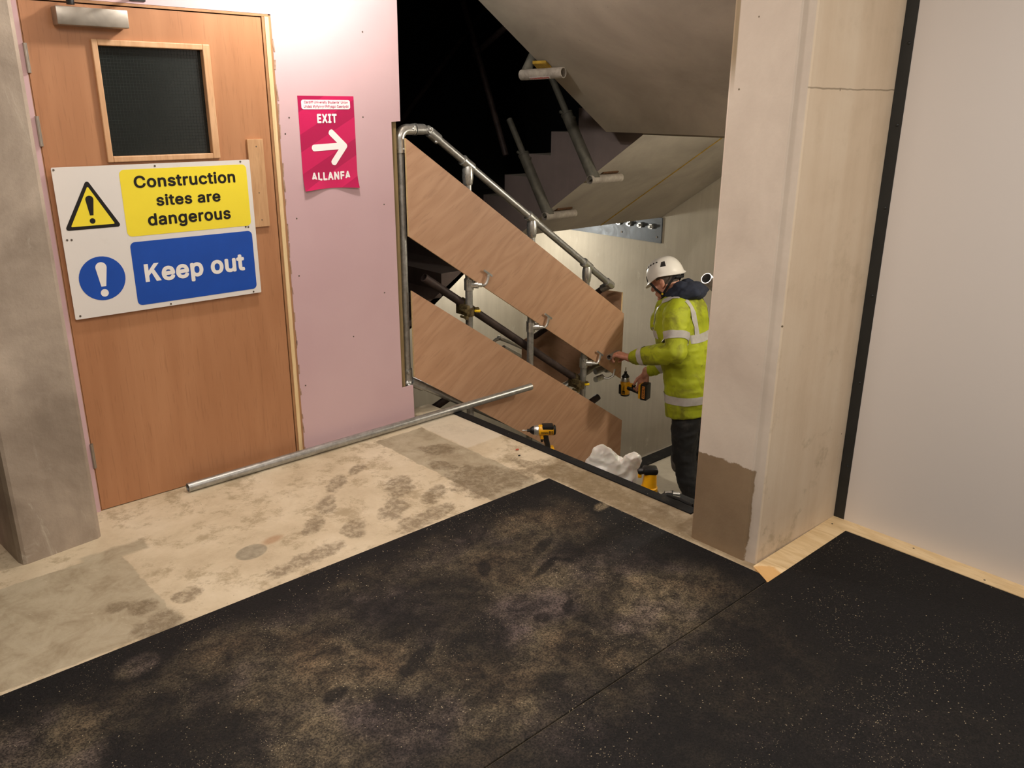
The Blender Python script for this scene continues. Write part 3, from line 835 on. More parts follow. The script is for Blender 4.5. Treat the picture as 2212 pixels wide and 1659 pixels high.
# corner elbow
bm = BM(); e = arc(mp(1.670 + .045, 1.512), (-1, 0, 0), (0, 0, 1), .045)
tube(bm, [mp(1.670, 1.445)] + e + [mp(1.762, 1.557)], .0275, 20)
for p in (mp(1.762, 1.557),): tube(bm, [p - V((.008, 0, 0)), p], .0295, 20)
obj('elbow_fitting', bm, GALV_BRIGHT, gr)
for p in ((1.745, RY - .027, 1.562), (1.685, RY - .027, 1.462)):
    bm = BM(); tube(bm, [p, (p[0], p[1] - .006, p[2])], .008, 10); obj('grub_screw', bm, GALV_BRIGHT, gr)
# swivel joint
d = V((1, 0, -.681)).normalized()
bm = BM(); tube(bm, [mp(1.768, 1.557), mp(1.822, 1.556)], .0275, 20); tube(bm, [mp(1.768, 1.557), mp(1.776, 1.557)], .0305, 20)
tube(bm, [mp(1.822, 1.556) + V((0, 0, 0)), mp(1.85, 1.55)], [.0275, .018], 20)
ball(bm, mp(1.853, 1.552), (.024, .024, .024), 14, 10)
tube(bm, [mp(1.862, 1.543), mp(1.862, 1.543) + d * .07], .0285, 20)
tube(bm, [mp(1.853, 1.552) + V((0, -.026, 0)), mp(1.853, 1.552) + V((0, .026, 0))], .016, 14)
obj('swivel_fitting', bm, GALV, gr)
for p in ((1.895, RY - .012, 1.493), (1.850, RY - .027, 1.556)):
    bm = BM(); ball(bm, p, .009, 10, 8); obj('grub_screw', bm, GALV_BRIGHT, gr)
bm = BM(); tube(bm, [mp(1.915, rail(1.915)), mp(3.345, rail(3.345))], R, 20); obj('top_rail', bm, GALV, gr)
bm = BM(); tube(bm, [mp(1.765, brail(1.765)), mp(3.33, brail(3.33))], R, 20); obj('bottom_rail', bm, GALV, gr)
# lower swivel on the post
db = V((1, 0, -.592)).normalized()
bm = BM(); tube(bm, [mp(1.668, .212), mp(1.668, .285)], .0275, 20)
ball(bm, (1.660, RY - .012, .203), (.026, .024, .026), 14, 10)
tube(bm, [mp(1.69, .208), mp(1.69, .208) + db * .095], .0275, 20)
obj('swivel_fitting', bm, GALV, gr)
bm = BM(); tube(bm, [(1.655, RY - .026, .27), (1.655, RY - .034, .27)], .009, 10); obj('grub_screw', bm, GALV_BRIGHT, gr)
bm = BM(); ball(bm, (1.652, RY - .034, .20), .012, 10, 8); obj('pivot_screw', bm, GALV_BRIGHT, gr)
PX = (2.118, 2.612, 3.112)
for i, px in enumerate(PX):
    zt = rail(px); zb = -.17 * (1 + int((px - X0) / GO)) - .2
    bm = BM(); tube(bm, [mp(px, zb), mp(px, zt - .03)], R, 20); obj('post', bm, GALV, gr)
    # tee at the top: sleeve on the rail and rounded socket below
    bm = BM(); tube(bm, [mp(px, zt) - d * .038, mp(px, zt) + d * .038], .0275, 20)
    tube(bm, [mp(px, zt) - d * .042, mp(px, zt) - d * .032], .0295, 20)
    tube(bm, [mp(px, zt - .01), mp(px, zt - .035), mp(px, zt - .075), mp(px, zt - .105), mp(px, zt - .112)], [.026, .031, .031, .0265, .024], 20)
    obj('tee_fitting', bm, GALV_BRIGHT, gr)
    # panel clip: collar, boss, bent rod and flat plate holding the board
    zc = .700 - .676 * (px - 2.118)
    bm = BM(); tube(bm, [mp(px, zc - .032), mp(px, zc + .032)], .0275, 20)
    tube(bm, [(px, RY - .0, zc), (px + .035, RY - .045, zc)], .021, 16)
    tube(bm, [(px + .034, RY - .044, zc), (px + .048, RY - .060, zc)], .013, 14)
    pc = obj('panel_clip', bm, GALV_BRIGHT, gr)
    bm = BM(); tube(bm, [(px + .044, RY - .058, zc), (px + .062, RY - .064, zc - .003), (px + .076, RY - .066, zc + .008), (px + .086, RY - .067, zc + .03), (px + .092, RY - .066, zc + .055)], .0085, 10)
    obj('clip_rod', bm, GALV_BRIGHT, pc)
    bm = BM(); box(bm, -.038, .038, -.002, .002, -.006, .006, .001, Matrix.Translation((px + .093, RY - .062, zc + .062)) @ Matrix.Rotation(.59, 4, 'Y'))
    obj('clip_plate', bm, GALV, pc, 0)
# end corner of the top rail
pe = mp(3.352, rail(3.352))
bm = BM(); tube(bm, [pe - d * .05, pe], .0275, 20); ball(bm, pe + d * .005, .028, 16, 10)
tube(bm, [pe, pe + V((0, .07, -.035))], .027, 18)
obj('elbow_fitting', bm, GALV_BRIGHT, gr)
# return railing of the lower flight, running away and down
bm = BM(); tube(bm, [pe + V((0, .06, -.03)), pe + V((0.02, .75, -.52))], R, 18); obj('return_rail', bm, OLD_TUBE, gr)

# plywood infill boards
th = .012; BY0, BY1 = .0265 - th, .0265


def board(name, poly, label, mats=(PLY, PLY_EDGE), y0=BY0, y1=BY1):
    bm = BM(); prism(bm, poly, 'y', y0, y1)
    bm.faces.ensure_lookup_table()
    for f in bm.faces: f.material_index = 0
    o = obj(name, bm, list(mats), None, 0)
    for f in o.data.polygons: f.material_index = 0 if abs(f.normal.y) > .5 else 1
    return tag(o, label, 'plywood board', 'plywood infill boards')


board('plywood_board', [(1.676, 1.517), (1.676, 1.022), (3.452, -.147), (3.452, .323)], 'upper sloping plywood infill board clipped to the guardrail')
board('plywood_board', [(1.684, .731), (1.684, .246), (3.488, -.965), (3.488, -.470)], 'lower sloping plywood infill board, its foot hidden by the stair nosing')
bm = BM(); prism(bm, [(.052, .462), (.20, .455), (1.05, -.09), (1.05, -.60), (.052, .0)], 'x', 3.463, 3.475)
o = obj('plywood_board', bm, [PLY, PLY_EDGE], None, 0)
for f in o.data.polygons: f.material_index = 0 if abs(f.normal.x) > .5 else 1
tag(o, 'shaded plywood board of the next flight, showing behind the upper board', 'plywood board', 'plywood infill boards')

# old scaffold tube clamped to the posts behind the boards
SY = RY + .048
sc = thing('scaffold_tube', 'dark rusty scaffold tube clamped behind the guardrail posts', 'scaffold tube', (1.82, SY, .77))
s0, s1 = V((1.835, SY, .770)), V((3.10, SY, -.100))
bm = BM(); pipe(bm, s0, s1, .0242, .004); obj('tube_body', bm, OLD_TUBE, sc)
sd = (s1 - s0).normalized()
for px in (PX[0], PX[2] - .03):
    k = (px - s0.x) / (s1.x - s0.x); c = s0 + (s1 - s0) * k
    bm = BM()
    tube(bm, [c - sd * .025, c + sd * .025], .033, 14)
    tube(bm, [(c.x - .0, RY, c.z - .06), (c.x, RY, c.z - .01)], .030, 14)
    box(bm, c.x - .045, c.x - .02, RY - .034, SY + .02, c.z - .05, c.z + .01, .004)
    for q in ((-.05, -.02), (-.045, -.06), (.035, -.02)):
        tube(bm, [(c.x + q[0], RY - .035, c.z + q[1]), (c.x + q[0], RY + .02, c.z + q[1])], .008, 8)
        tube(bm, [(c.x + q[0], RY - .037, c.z + q[1]), (c.x + q[0], RY - .026, c.z + q[1])], .013, 6)
    cp = obj('scaffold_coupler', bm, BRASSY, sc)
    bm = BM(); tube(bm, [(c.x + .022, RY - .030, c.z - .028), (c.x + .052, RY - .033, c.z - .034)], .009, 10); obj('thread_cap', bm, YELLOW_CAP, cp)['label'] = 'bright yellow plastic thread cap'

# tubes of the lower flights glimpsed through the gap
t1 = thing('lower_handrail', 'short galvanised handrail bend glimpsed through the gap above the lower board', 'railing', (3.46, 1.2, -.6))
bm = BM(); tube(bm, [(3.26, 1.2, -.12), (3.32, 1.2, -.088), (3.36, 1.2, -.082), (3.46, 1.2, -.13), (3.66, 1.2, -.235)], .014, 12); obj('tube_body', bm, GALV, t1)
bm = BM(); tube(bm, [(3.44, 1.2, -.19), (3.46, 1.2, -.6)], .024, 12); ball(bm, (3.355, 1.2, -.08), .020, 12, 8); tube(bm, [(3.40, 1.2, -.17), (3.60, 1.2, -.29)], .024, 12); obj('tee_fitting', bm, GALV, t1)
def lone_tube(p0, p1, r, mat, name, label, cat='scaffold tube'):
    bm = BM(); pipe(bm, p0, p1, r, .004, 18)
    return tag(obj(name, bm, mat), label, cat, 'scaffold tubes')
lone_tube((3.12, .17, -.397), (3.395, .17, -.311), .0242, OLD_TUBE, 'scaffold_tube', 'dark tube stub poking out beside the last guardrail post')
lone_tube((3.10, .25, -.197), (3.50, .25, -.098), .0215, GALV, 'scaffold_tube', 'short grey tube crossing behind the last guardrail post')
lone_tube((1.98, .45, -.218), (2.30, .45, -.112), .0242, OLD_TUBE, 'scaffold_tube', 'brown diagonal brace below the bottom rail by the pink wall')
bm = BM(); pipe(bm, (2.035, -1.60, 1.000), (2.9, -1.60, .435), .0242, .0032, 20)
nr = obj('wall_handrail', bm, [GALV])
tag(nr, 'open tube end of a handrail showing past the pillar above the worker', 'railing')
bm = BM(); tube(bm, [(2.45, -1.60, .73), (2.45, -1.72, .71)], .012, 10); obj('rail_bracket', bm, GALV, nr)
bm = BM(); tube(bm, [(3.3, RY + .02, -.12), (3.34, RY - .03, -.125), (3.37, RY - .045, -.11), (3.38, RY - .048, -.06)], .0085, 10); tube(bm, [(3.24, RY, -.12), (3.32, RY + .01, -.12)], .02, 12)
tag(obj('panel_clip', bm, GALV_BRIGHT), 'loose lowest panel clip hanging beside the last guardrail post', 'clip')
bm = BM(); tube(bm, [(3.40, RY + .05, -.08), (3.47, RY + .03, -.09)], [.034, .03], 14); tube(bm, [(3.30, RY + .06, -.09), (3.42, RY + .045, -.07)], .022, 14)
tag(obj('clamp_fitting', bm, GALV), 'grey tube clamp fitting just left of the worker below the upper board', 'clamp')

# loose galvanised tube lying on the floor along the wall
bm = BM(); pipe(bm, (.352, -.062, .0215), (2.50, -.066, .0275), .0212, .0035, 24)
tag(obj('loose_tube', bm, GALV), 'long galvanised tube lying on the floor along the door, one end over the stairs', 'tube')

# ------------------------------------------------------------------ edge protection on the overhead flights


def edge_post(loc, d_up, ax, label, sticker=None, lower=.50, upper=.30, mat=GREY_TUBE):
    t = thing('edge_protection_post', label, 'edge protection', loc, 'edge protection posts')
    c = V(loc); d = V(d_up).normalized(); a = V(ax).normalized()
    bm = BM(); pipe(bm, c - a * .16, c + a * .16, .030, .005, 20); obj('socket_tube', bm, SOCKET, t)
    s = c - a * .11
    bm = BM(); tube(bm, [s, s + d * lower], .041, 16); obj('standard', bm, mat, t)
    bm = BM(); tube(bm, [s + d * lower, s + d * (lower + upper)], .023, 14); obj('inner_tube', bm, mat, t)
    e = a.cross(d)
    bm = BM(); tube(bm, [s + d * lower, s + d * (lower + .012)], .044, 14); tube(bm, [s + d * lower - V((0, .07, .02)) + V((.0, 0, 0)), s + d * lower + V((0, .07, .02))], .012, 8)
    obj('collar_handle', bm, mat, t)
    up = V((0, 0, 1))
    bm = BM(); u = a.cross(V((0, 1, 0))) if abs(a.y) < .5 else a.cross(V((1, 0, 0)))
    M = Matrix((a, a.cross(d), d)).transposed().to_4x4()
    box(bm, -.03, .13, -.03, .03, .028, .05, .002, Matrix.Translation(c) @ M)
    obj('wedge_plate', bm, RUSTY, t, 0)
    return t


dB = V((0, .55, .835))
edge_post((3.60, .365, 1.195), dB, (1, 0, .0), 'grey edge protection post clamped under the stepped overhead flight, upper one of two')
edge_post((3.60, .800, .905), dB, (1, 0, .0), 'dark edge protection post clamped under the stepped overhead flight, lower one of two')
# third post: on the overhead soffit's free edge, with a printed sticker
c = V((2.70, .085, sA(2.70) - .052)); dA = V((.545, 0, .838)); a = V((.16, -.98, .03)).normalized()
tA = thing('edge_protection_post', 'pale socket tube with a red printed sticker under the overhead flight edge', 'edge protection', c, 'edge protection posts')
bm = BM(); pipe(bm, c - a * .15, c + a * .15, .030, .005, 20); obj('socket_tube', bm, SOCKET, tA)
bm = BM(); tube(bm, [c - a * .13 + dA * .02, c - a * .13 + dA * .75], .028, 14); obj('standard', bm, GREY_TUBE, tA)
bm = BM(); box(bm, -.05, .05, -.035, .06, .025, .042, .002, Matrix.Translation(c) @ Matrix(((.98, .16, 0), (.16, -.98, 0), (-.55, 0, 1))).to_4x4()); obj('wedge_plate', bm, FOAM, tA, 0)
# sticker wrapped on the camera side of the socket
u = V((-.62, -.1, -.78)); u = (u - a * u.dot(a)).normalized(); w = a.cross(u).normalized()
if w.z < 0: w = -w
MS = Matrix.Translation(c) @ Matrix((a, w, u)).transposed().to_4x4()
bm = BM(); rows = []
for i in range(5):
    an = -.35 + .7 * i / 4
    rows.append([bm.verts.new(MS @ V((sx, math.sin(an) * .0308, math.cos(an) * .0308))) for sx in (-.075, .07)])
for r0, r1 in zip(rows, rows[1:]): bm.faces.new((r0[0], r0[1], r1[1], r1[0]))
bmesh.ops.solidify(bm, geom=bm.faces[:], thickness=.0004)
obj('sticker', bm, SIGN_WHITE, tA)
text('lettering', 'COMBISAFE', -.07, .065, -.006, .007, 0, plain('sticker_red', srgb(200, 60, 44), .5), tA, .02, M=MS @ Matrix.Translation((0, 0, .0313)))
# dim handrail tubes in the dark upper void
for (p0, p1, lab) in (((3.62, 1.42, 1.30), (3.62, 2.0, 2.6), 'faint long tube leaning in the dark above the stepped flight'),
                      ((3.70, 1.9, 2.05), (3.70, .7, 2.62), 'faint sloping tube rising to the right in the dark'),
                      ((3.1, 2.7, 1.1), (4.6, 2.7, 2.6), 'faint diagonal tube far back in the dark')):
    lone_tube(p0, p1, .0242, OLD_TUBE, 'scaffold_tube', lab)

# ================================================================== TOOLS AND BAG ON THE STAIRS


def frame_thing(name, label, cat, M, group=None):
    return thing(name, label, cat, M.to_translation(), group, M.to_3x3().normalized())


def impact_driver(label, origin, ex, ez, s):
    """ex nose direction, ez from battery foot towards the motor; origin under the battery"""
    ex, ez = V(ex).normalized(), V(ez).normalized(); ey = ez.cross(ex)
    M = Matrix.Translation(V(origin)) @ Matrix((ex, ey, ez)).transposed().to_4x4()
    t = frame_thing('impact_driver', label, 'power tool', M, 'yellow and black impact drivers')
    def add(name, bm, mat, parent=t, sm=40):
        for v in bm.verts: v.co *= s
        return obj(name, bm, mat, parent, sm, local=True)
    A = .172
    bm = BM(); tube(bm, [(-.058, 0, A), (-.05, 0, A), (.0, 0, A), (.036, 0, A), (.040, 0, A)], [.024, .031, .033, .033, .030], 20); hs = add('motor_housing', bm, YELLOW_PLASTIC)
    bm = BM(); tube(bm, [(-.063, 0, A), (-.06, 0, A), (-.048, 0, A)], [.022, .029, .0325], 20); add('rear_cap', bm, BLACK_PLASTIC)
    bm = BM(); box(bm, -.048, .02, -.030, .030, A + .010, A + .0345, .006); add('top_grip', bm, BLACK_PLASTIC)
    for sy in (-1, 1):
        bm = BM()
        for k in range(3): box(bm, -.040 + k * .008, -.036 + k * .008, sy * .0335 - .001, sy * .0335 + .001, A - .016, A + .006)
        tag(add('vent_slots', bm, BLACK_PLASTIC, t, 0), kind='stuff')
    bm = BM(); tube(bm, [(.040, 0, A), (.044, 0, A), (.066, 0, A), (.070, 0, A)], [.029, .0315, .028, .025], 20); add('gear_case', bm, GALV_BRIGHT)
    bm = BM(); tube(bm, [(.068, 0, A), (.074, 0, A), (.088, 0, A), (.092, 0, A)], [.026, .0265, .017, .013], 18); add('nose_bumper', bm, BLACK_PLASTIC)
    bm = BM(); tube(bm, [(.090, 0, A), (.108, 0, A)], .0095, 14); add('chuck', bm, BLACK_PLASTIC)
    bm = BM(); tube(bm, [(.106, 0, A), (.136, 0, A), (.139, 0, A)], [.0038, .0038, .002], 8); add('driver_bit', bm, GALV_BRIGHT)
    bm = BM(); tube(bm, [(.002, 0, A - .015), (-.004, 0, .12), (-.014, 0, .085), (-.018, 0, .055)], [.024, .0205, .019, .022], 16, flat=.85); add('handle', bm, BLACK_PLASTIC)
    bm = BM(); box(bm, .008, .030, -.016, .016, .118, .145, .004); add('yellow_throat', bm, YELLOW_PLASTIC)
    bm = BM(); box(bm, .012, .026, -.009, .009, .096, .124, .004); add('trigger', bm, BLACK_PLASTIC)
    bm = BM(); box(bm, -.055, .045, -.034, .034, .046, .062, .006); add('foot', bm, YELLOW_PLASTIC)
    bm = BM(); box(bm, -.06, .052, -.037, .037, 0, .046, .007); bt = add('battery', bm, BLACK_PLASTIC)
    for sy in (-1, 1):
        bm = BM(); box(bm, -.045, .040, sy * .0374 - .0006, sy * .0374 + .0006, .012, .032); lb = add('battery_label', bm, ORANGE, bt, 0)
        MM = Matrix.Diagonal((s, s, s, 1)) @ Matrix.Translation((0, sy * .0385, 0)) @ (Matrix(((-sy, 0, 0), (0, 0, sy), (0, 1, 0))).to_4x4())
        # lettering in the label plane, reading outwards
        bmx = None
        o = text('lettering', 'DEWALT', -.036, .036, .015, .029, 0, SIGN_BLACK, t, .015, M=WORLD[t.name] @ MM)
        MM2 = Matrix.Diagonal((s, s, s, 1)) @ Matrix.Translation((0, sy * .0335, 0)) @ (Matrix(((-sy, 0, 0), (0, 0, sy), (0, 1, 0))).to_4x4())
        text('lettering', 'DEWALT', -.026, .026, A - .012, A + .001, 0, SIGN_BLACK, t, .015, M=WORLD[t.name] @ MM2)
    return t


impact_driver('yellow and black impact driver standing upright on the top stair, silver collar facing left', (2.125, -.575, -.169), (-.78, .62, 0), (0, 0, 1), .92)

# other cordless tool, standing on its black battery
ex = V((-.74, .67, 0)).normalized(); ey = V((0, 0, 1)).cross(ex)
MT = Matrix.Translation((2.085, -1.335, -.169)) @ Matrix((ex, ey, V((0, 0, 1)))).transposed().to_4x4()
ct = frame_thing('cordless_tool', 'yellow cordless tool with black cap standing on its battery beside the white bag', 'power tool', MT)
L = dict(local=True)
bm = BM(); box(bm, -.050, .050, -.042, .042, 0, .078, .010); obj('battery', bm, BLACK_PLASTIC, ct, 40, **L)
bm = BM(); tube(bm, [(0, 0, .078), (0, 0, .082), (0, 0, .102), (0, 0, .107)], [.044, .049, .047, .041], 18, flat=.85); obj('foot', bm, YELLOW_PLASTIC, ct, 40, **L)
bm = BM(); tube(bm, [(0, 0, .105), (0, 0, .115), (-.002, 0, .165), (-.003, 0, .175)], [.041, .039, .034, .032], 18, flat=.9); obj('handle', bm, YELLOW_PLASTIC, ct, 40, **L)
for k in range(-2, 3):
    bm = BM(); tube(bm, [(.012 * k - .001, -.035 + abs(k) * .003, .12), (.011 * k - .002, -.031 + abs(k) * .003, .165)], .0022, 6); obj('grip_rib', bm, YELLOW_PLASTIC, ct, 40, **L)
bm = BM(); box(bm, -.036, .036, -.032, .032, .172, .205, .012); obj('head_cap', bm, BLACK_PLASTIC, ct, 40, **L)
bm = BM(); tube(bm, [(.03, 0, .185), (.052, 0, .182), (.060, 0, .18)], [.017, .016, .011], 14); obj('nose', bm, BLACK_PLASTIC, ct, 40, **L)
bm = BM(); box(bm, .040, .058, -.010, .010, .150, .168, .004); obj('trigger', bm, YELLOW_PLASTIC, ct, 40, **L)
MM = Matrix(((-1, 0, 0), (0, 0, -1), (0, 1, 0))).to_4x4()
text('lettering', 'DEWALT', -.024, .022, .086, .099, 0, SIGN_BLACK, ct, .015, M=WORLD[ct.name] @ Matrix.Translation((0, -.0420, 0)) @ Matrix(((1, 0, 0), (0, 0, -1), (0, 1, 0))).to_4x4())

def remesh(bm, voxel, it=4, fac=.5, disp=None):
    bmesh.ops.recalc_face_normals(bm, faces=bm.faces)
    me = bpy.data.meshes.new('remesh_tmp'); bm.to_mesh(me); bm.free()
    o = bpy.data.objects.new('remesh_tmp', me); COL.objects.link(o)
    m = o.modifiers.new('r', 'REMESH'); m.mode = 'VOXEL'; m.voxel_size = voxel
    if it: s = o.modifiers.new('s', 'SMOOTH'); s.iterations = it; s.factor = fac
    dg = bpy.context.evaluated_depsgraph_get(); out = bpy.data.meshes.new_from_object(o.evaluated_get(dg))
    bpy.data.objects.remove(o); bpy.data.meshes.remove(me)
    b = BM(); b.from_mesh(out); bpy.data.meshes.remove(out)
    if disp:
        b.normal_update()
        for v in b.verts: v.co += v.normal * disp(v.co)
    return b


# crumpled white carrier bag
def crumple(bm, amp, sc, seed):
    for v in bm.verts:
        n = noise.noise_vector(v.co * sc + V((seed, seed * 2, 0))); r = noise.ridged_multi_fractal(v.co * sc * .9, 1, 2, 3, 1, 2)
        v.co += n * amp + v.normal * (r - 1) * amp * .5
t = NT('thin_white_polythene'); n = t.noise(t.obj(), 7, 5)
POLY = t.out(t.ramp(n, [(.3, srgb(218, 215, 207)), (.7, srgb(240, 238, 232))]), .3, 0, Subsurface_Weight=.2)
bx = V((.74, -.67, 0)).normalized(); by = V((.67, .74, 0)).normalized()
MB = Matrix.Translation((2.095, -1.075, -.1685)) @ Matrix((bx, by, V((0, 0, 1)))).transposed().to_4x4() @ Matrix.Diagonal((.86, .8, .76, 1))
rb = random.Random(11)


def lobe(bm, prof, N, jit):
    rings = []
    for (h, a, b, cx, cy) in prof:
        r = []
        for k in range(N):
            th_ = 2 * PI * (k + .5 * rb.random()) / N
            j = 1 + rb.uniform(-jit, jit)
            r.append(bm.verts.new((cx + a * j * math.cos(th_), cy + b * j * math.sin(th_), max(0, h + (rb.uniform(-.012, .012) if h > 0 else 0)))))
        rings.append(r)
    for a, b in zip(rings, rings[1:]):
        for k in range(N):
            q = (a[k], a[(k + 1) % N], b[(k + 1) % N], b[k])
            if rb.random() < .5: bm.faces.new(q[:3]); bm.faces.new((q[0], q[2], q[3]))
            else: bm.faces.new((q[0], q[1], q[3])); bm.faces.new(q[1:])
    bm.faces.new(rings[0][::-1]); bm.faces.new(rings[-1])


bm = BM()
lobe(bm, [(0, .12, .06, -.02, 0), (.06, .145, .07, -.02, 0), (.13, .142, .068, -.022, 0), (.19, .122, .055, -.028, 0), (.235, .09, .04, -.04, 0), (.275, .05, .025, -.052, .0), (.312, .008, .006, -.056, 0)], 11, .13)
lobe(bm, [(0, .06, .05, .085, -.03), (.08, .07, .05, .09, -.03), (.15, .062, .045, .105, -.03), (.20, .066, .046, .118, -.03), (.245, .050, .04, .126, -.03), (.268, .012, .010, .135, -.03)], 9, .18)
sub = remesh(bm, .006, 1, .4, lambda c: .003 * noise.noise(c * 24) + .006 * (noise.ridged_multi_fractal(c * 13, 1, 2, 2, 1, 2) - 1)) if 'remesh' in globals() else bm
bm = sub
for v in bm.verts: v.co.z = max(0.0, v.co.z); v.co = MB @ v.co
bag = tag(obj('carrier_bag', bm, POLY, None, 24), 'crumpled white plastic bag standing on the stairs beside the yellow cordless tool', 'bag')
bm = BM()
for k in range(5):
    box(bm, .050 + k * .016, .061 + k * .016, -.086, -.0845, .058, .086 + .006 * (k % 2))
for v in bm.verts: v.co = MB @ v.co
obj('purple_print', bm, plain('purple_print', srgb(96, 88, 150), .5), bag, 0)

# black tool bag with chrome sockets on top
MK = Matrix.Translation((2.085, -1.545, -.1685)) @ Matrix.Rotation(math.radians(-88), 4, 'Z') @ Matrix.Diagonal((.82, .84, .72, 1))
bm = BM(); box(bm, -.17, .17, -.095, .095, 0, .135, .03)
bmesh.ops.subdivide_edges(bm, edges=bm.edges[:], cuts=2, use_grid_fill=True); bm.normal_update(); crumple(bm, .008, 12, 1.3)
for v in bm.verts: v.co.z = max(0, v.co.z); v.co = MK @ v.co
tb = tag(obj('tool_bag', bm, plain('black_canvas', srgb(22, 23, 24), .85, 0, .3, 40), None, 60), 'low black tool bag on the stairs behind the nosing, left of the pillar', 'bag')
bm = BM(); tube(bm, [MK @ V(p) for p in ((-.09, -.05, .12), (-.08, -.05, .165), (.0, -.05, .175), (.08, -.05, .165), (.09, -.05, .12))], .009, 8); obj('carry_strap', bm, BLACK_PLASTIC, tb)
for p, q, lab in (((2.10, -1.418, -.078), (2.125, -1.44, -.076), 'small chrome socket on the black tool bag, nearest the yellow cordless tool'),
                  ((2.12, -1.452, -.074), (2.14, -1.478, -.072), 'small chrome socket on the black tool bag, middle of three'),
                  ((2.085, -1.478, -.074), (2.10, -1.508, -.073), 'small chrome socket on the black tool bag, nearest the pillar')):
    bm = BM(); pipe(bm, p, q, .012, .004, 14)
    tag(obj('socket', bm, GALV_BRIGHT), lab, 'socket', 'chrome sockets on the tool bag')

# ================================================================== THE WORKER
from mathutils.bvhtree import BVHTree
F_ = V((-.243, .970, 0)).normalized(); L_ = V((-.970, -.243, 0)).normalized()
PR = Matrix((F_, L_, V((0, 0, 1)))).transposed()
PO = V((3.69, -.508, LZ))


def chain(bm, pts, rs, seg=14):
    """tapered limb with round ends"""
    tube(bm, pts, rs, seg); ball(bm, pts[0], rs[0], seg, 8); ball(bm, pts[-1], rs[-1], seg, 8)


t = NT('weathered_skin'); n = t.noise(t.obj(), 30, 4); n2 = t.noise(t.obj(), 9, 3)
SKIN = t.out(t.mix(t.smooth(n2, .5, .7, 0, .35), t.ramp(n, [(.3, srgb(176, 120, 98)), (.7, srgb(206, 152, 128))]), srgb(170, 100, 84)), .55, 0, Subsurface_Weight=.08)
t = NT('hi_vis_yellow'); p = t.obj(); n = t.noise(p, 6, 7, .68, .6); z = t.sep(p)[2]
c = t.ramp(t.noise(p, 3, 3), [(.3, srgb(146, 156, 16)), (.7, srgb(178, 188, 26))])
c = t.mix(t.smooth(n, .48, .68, 0, .8), c, srgb(112, 112, 30))
c = t.mix(t.smooth(t.noise(p, 17, 6, .7), .60, .72, 0, .55), c, srgb(74, 72, 34))
HIVIS = t.out(c, .7)
REFLECT = plain('reflective_tape', srgb(186, 182, 178), .4, .1, .1, 30)
NAVY = plain('navy_hood_cloth', srgb(32, 38, 54), .9, 0, .25, 40)
TROUSER = NT('black_work_trousers'); p = TROUSER.obj()
c = TROUSER.mix(TROUSER.smooth(TROUSER.noise(p, 7, 6, .7), .52, .7, 0, .55), srgb(20, 20, 22), srgb(62, 58, 54))
TROUSER = TROUSER.out(c, .85)
KNEE = plain('grey_knee_pad_cloth', srgb(84, 80, 76), .85, 0, .3, 20)
BOOT = plain('black_boot_leather', srgb(22, 20, 20), .5, 0, .3, 25)
HELMET = plain('white_helmet_shell', srgb(226, 222, 214), .32, 0, .04, 6)
HAIR = plain('short_grey_hair', srgb(96, 88, 80), .8, 0, .35, 90)
STRAP = plain('black_webbing', srgb(18, 18, 18), .7, 0, .2, 60)

# ---- body: one continuous figure
HA = math.radians(24)
HF = V((math.cos(HA), 0, -math.sin(HA))); HU = V((math.sin(HA), 0, math.cos(HA))); HL = V((0, 1, 0))
HM = Matrix((HF, HL, HU)).transposed()
HO = V((.318, 0, 1.588))
hp = lambda a, b, c: HO + HM @ V((a, b, c))
bm = BM()
ball(bm, hp(-.006, 0, .045), (.098, .078, .098), 20, 14, HM)
ball(bm, hp(.022, 0, -.035), (.074, .062, .085), 18, 12, HM)
ball(bm, hp(.045, 0, -.080), (.050, .048, .040), 16, 10, HM)
ball(bm, hp(.080, 0, -.106), (.022, .026, .018), 12, 8, HM)
ball(bm, hp(.080, 0, .022), (.020, .055, .016), 14, 8, HM)
for s in (-1, 1):
    ball(bm, hp(.066, s * .040, -.030), (.026, .024, .024), 12, 8, HM)
    ball(bm, hp(.080, s * .032, .0), (.016, .017, .012), 12, 8, HM)
    ball(bm, hp(-.004, s * .078, -.008), (.019, .009, .031), 12, 8, HM)
    ball(bm, hp(.004, s * .078, -.030), (.009, .009, .011), 10, 8, HM)
    ball(bm, hp(.000, s * .055, -.070), (.035, .016, .030), 12, 8, HM)
chain(bm, [hp(.090, 0, .010), hp(.104, 0, -.018), hp(.113, 0, -.036)], [.010, .0125, .0145], 10)
for s in (-1, 1): ball(bm, hp(.098, s * .012, -.038), (.013, .009, .009), 10, 8, HM)
ball(bm, hp(.094, 0, -.066), (.012, .024, .007), 12, 8, HM)
ball(bm, hp(.092, 0, -.079), (.012, .021, .008), 12, 8, HM)
chain(bm, [hp(-.02, 0, -.03), V((.235, 0, 1.50)), V((.17, 0, 1.40))], [.062, .060, .075], 16)
chain(bm, [V((.15, 0, 1.36)), V((.13, 0, 1.20)), V((.07, 0, 1.0)), V((.03, 0, .88))], [.10, .11, .11, .11], 18)
chain(bm, [V((.15, -.15, 1.40)), V((.15, .15, 1.42))], [.07, .07], 14)
SHL, ELL, WRL = V((.15, .17, 1.42)), V((.095, .285, 1.185)), V((.435, .262, 1.088))
SHR, ELR, WRR = V((.18, -.17, 1.39)), V((.215, -.25, 1.10)), V((.468, -.092, .872))
chain(bm, [SHL, SHL.lerp(ELL, .5), ELL, ELL.lerp(WRL, .35), WRL], [.06, .05, .042, .043, .028])
chain(bm, [SHR, SHR.lerp(ELR, .5), ELR, ELR.lerp(WRR, .35), WRR], [.06, .05, .042, .043, .028])
LEGS = {}
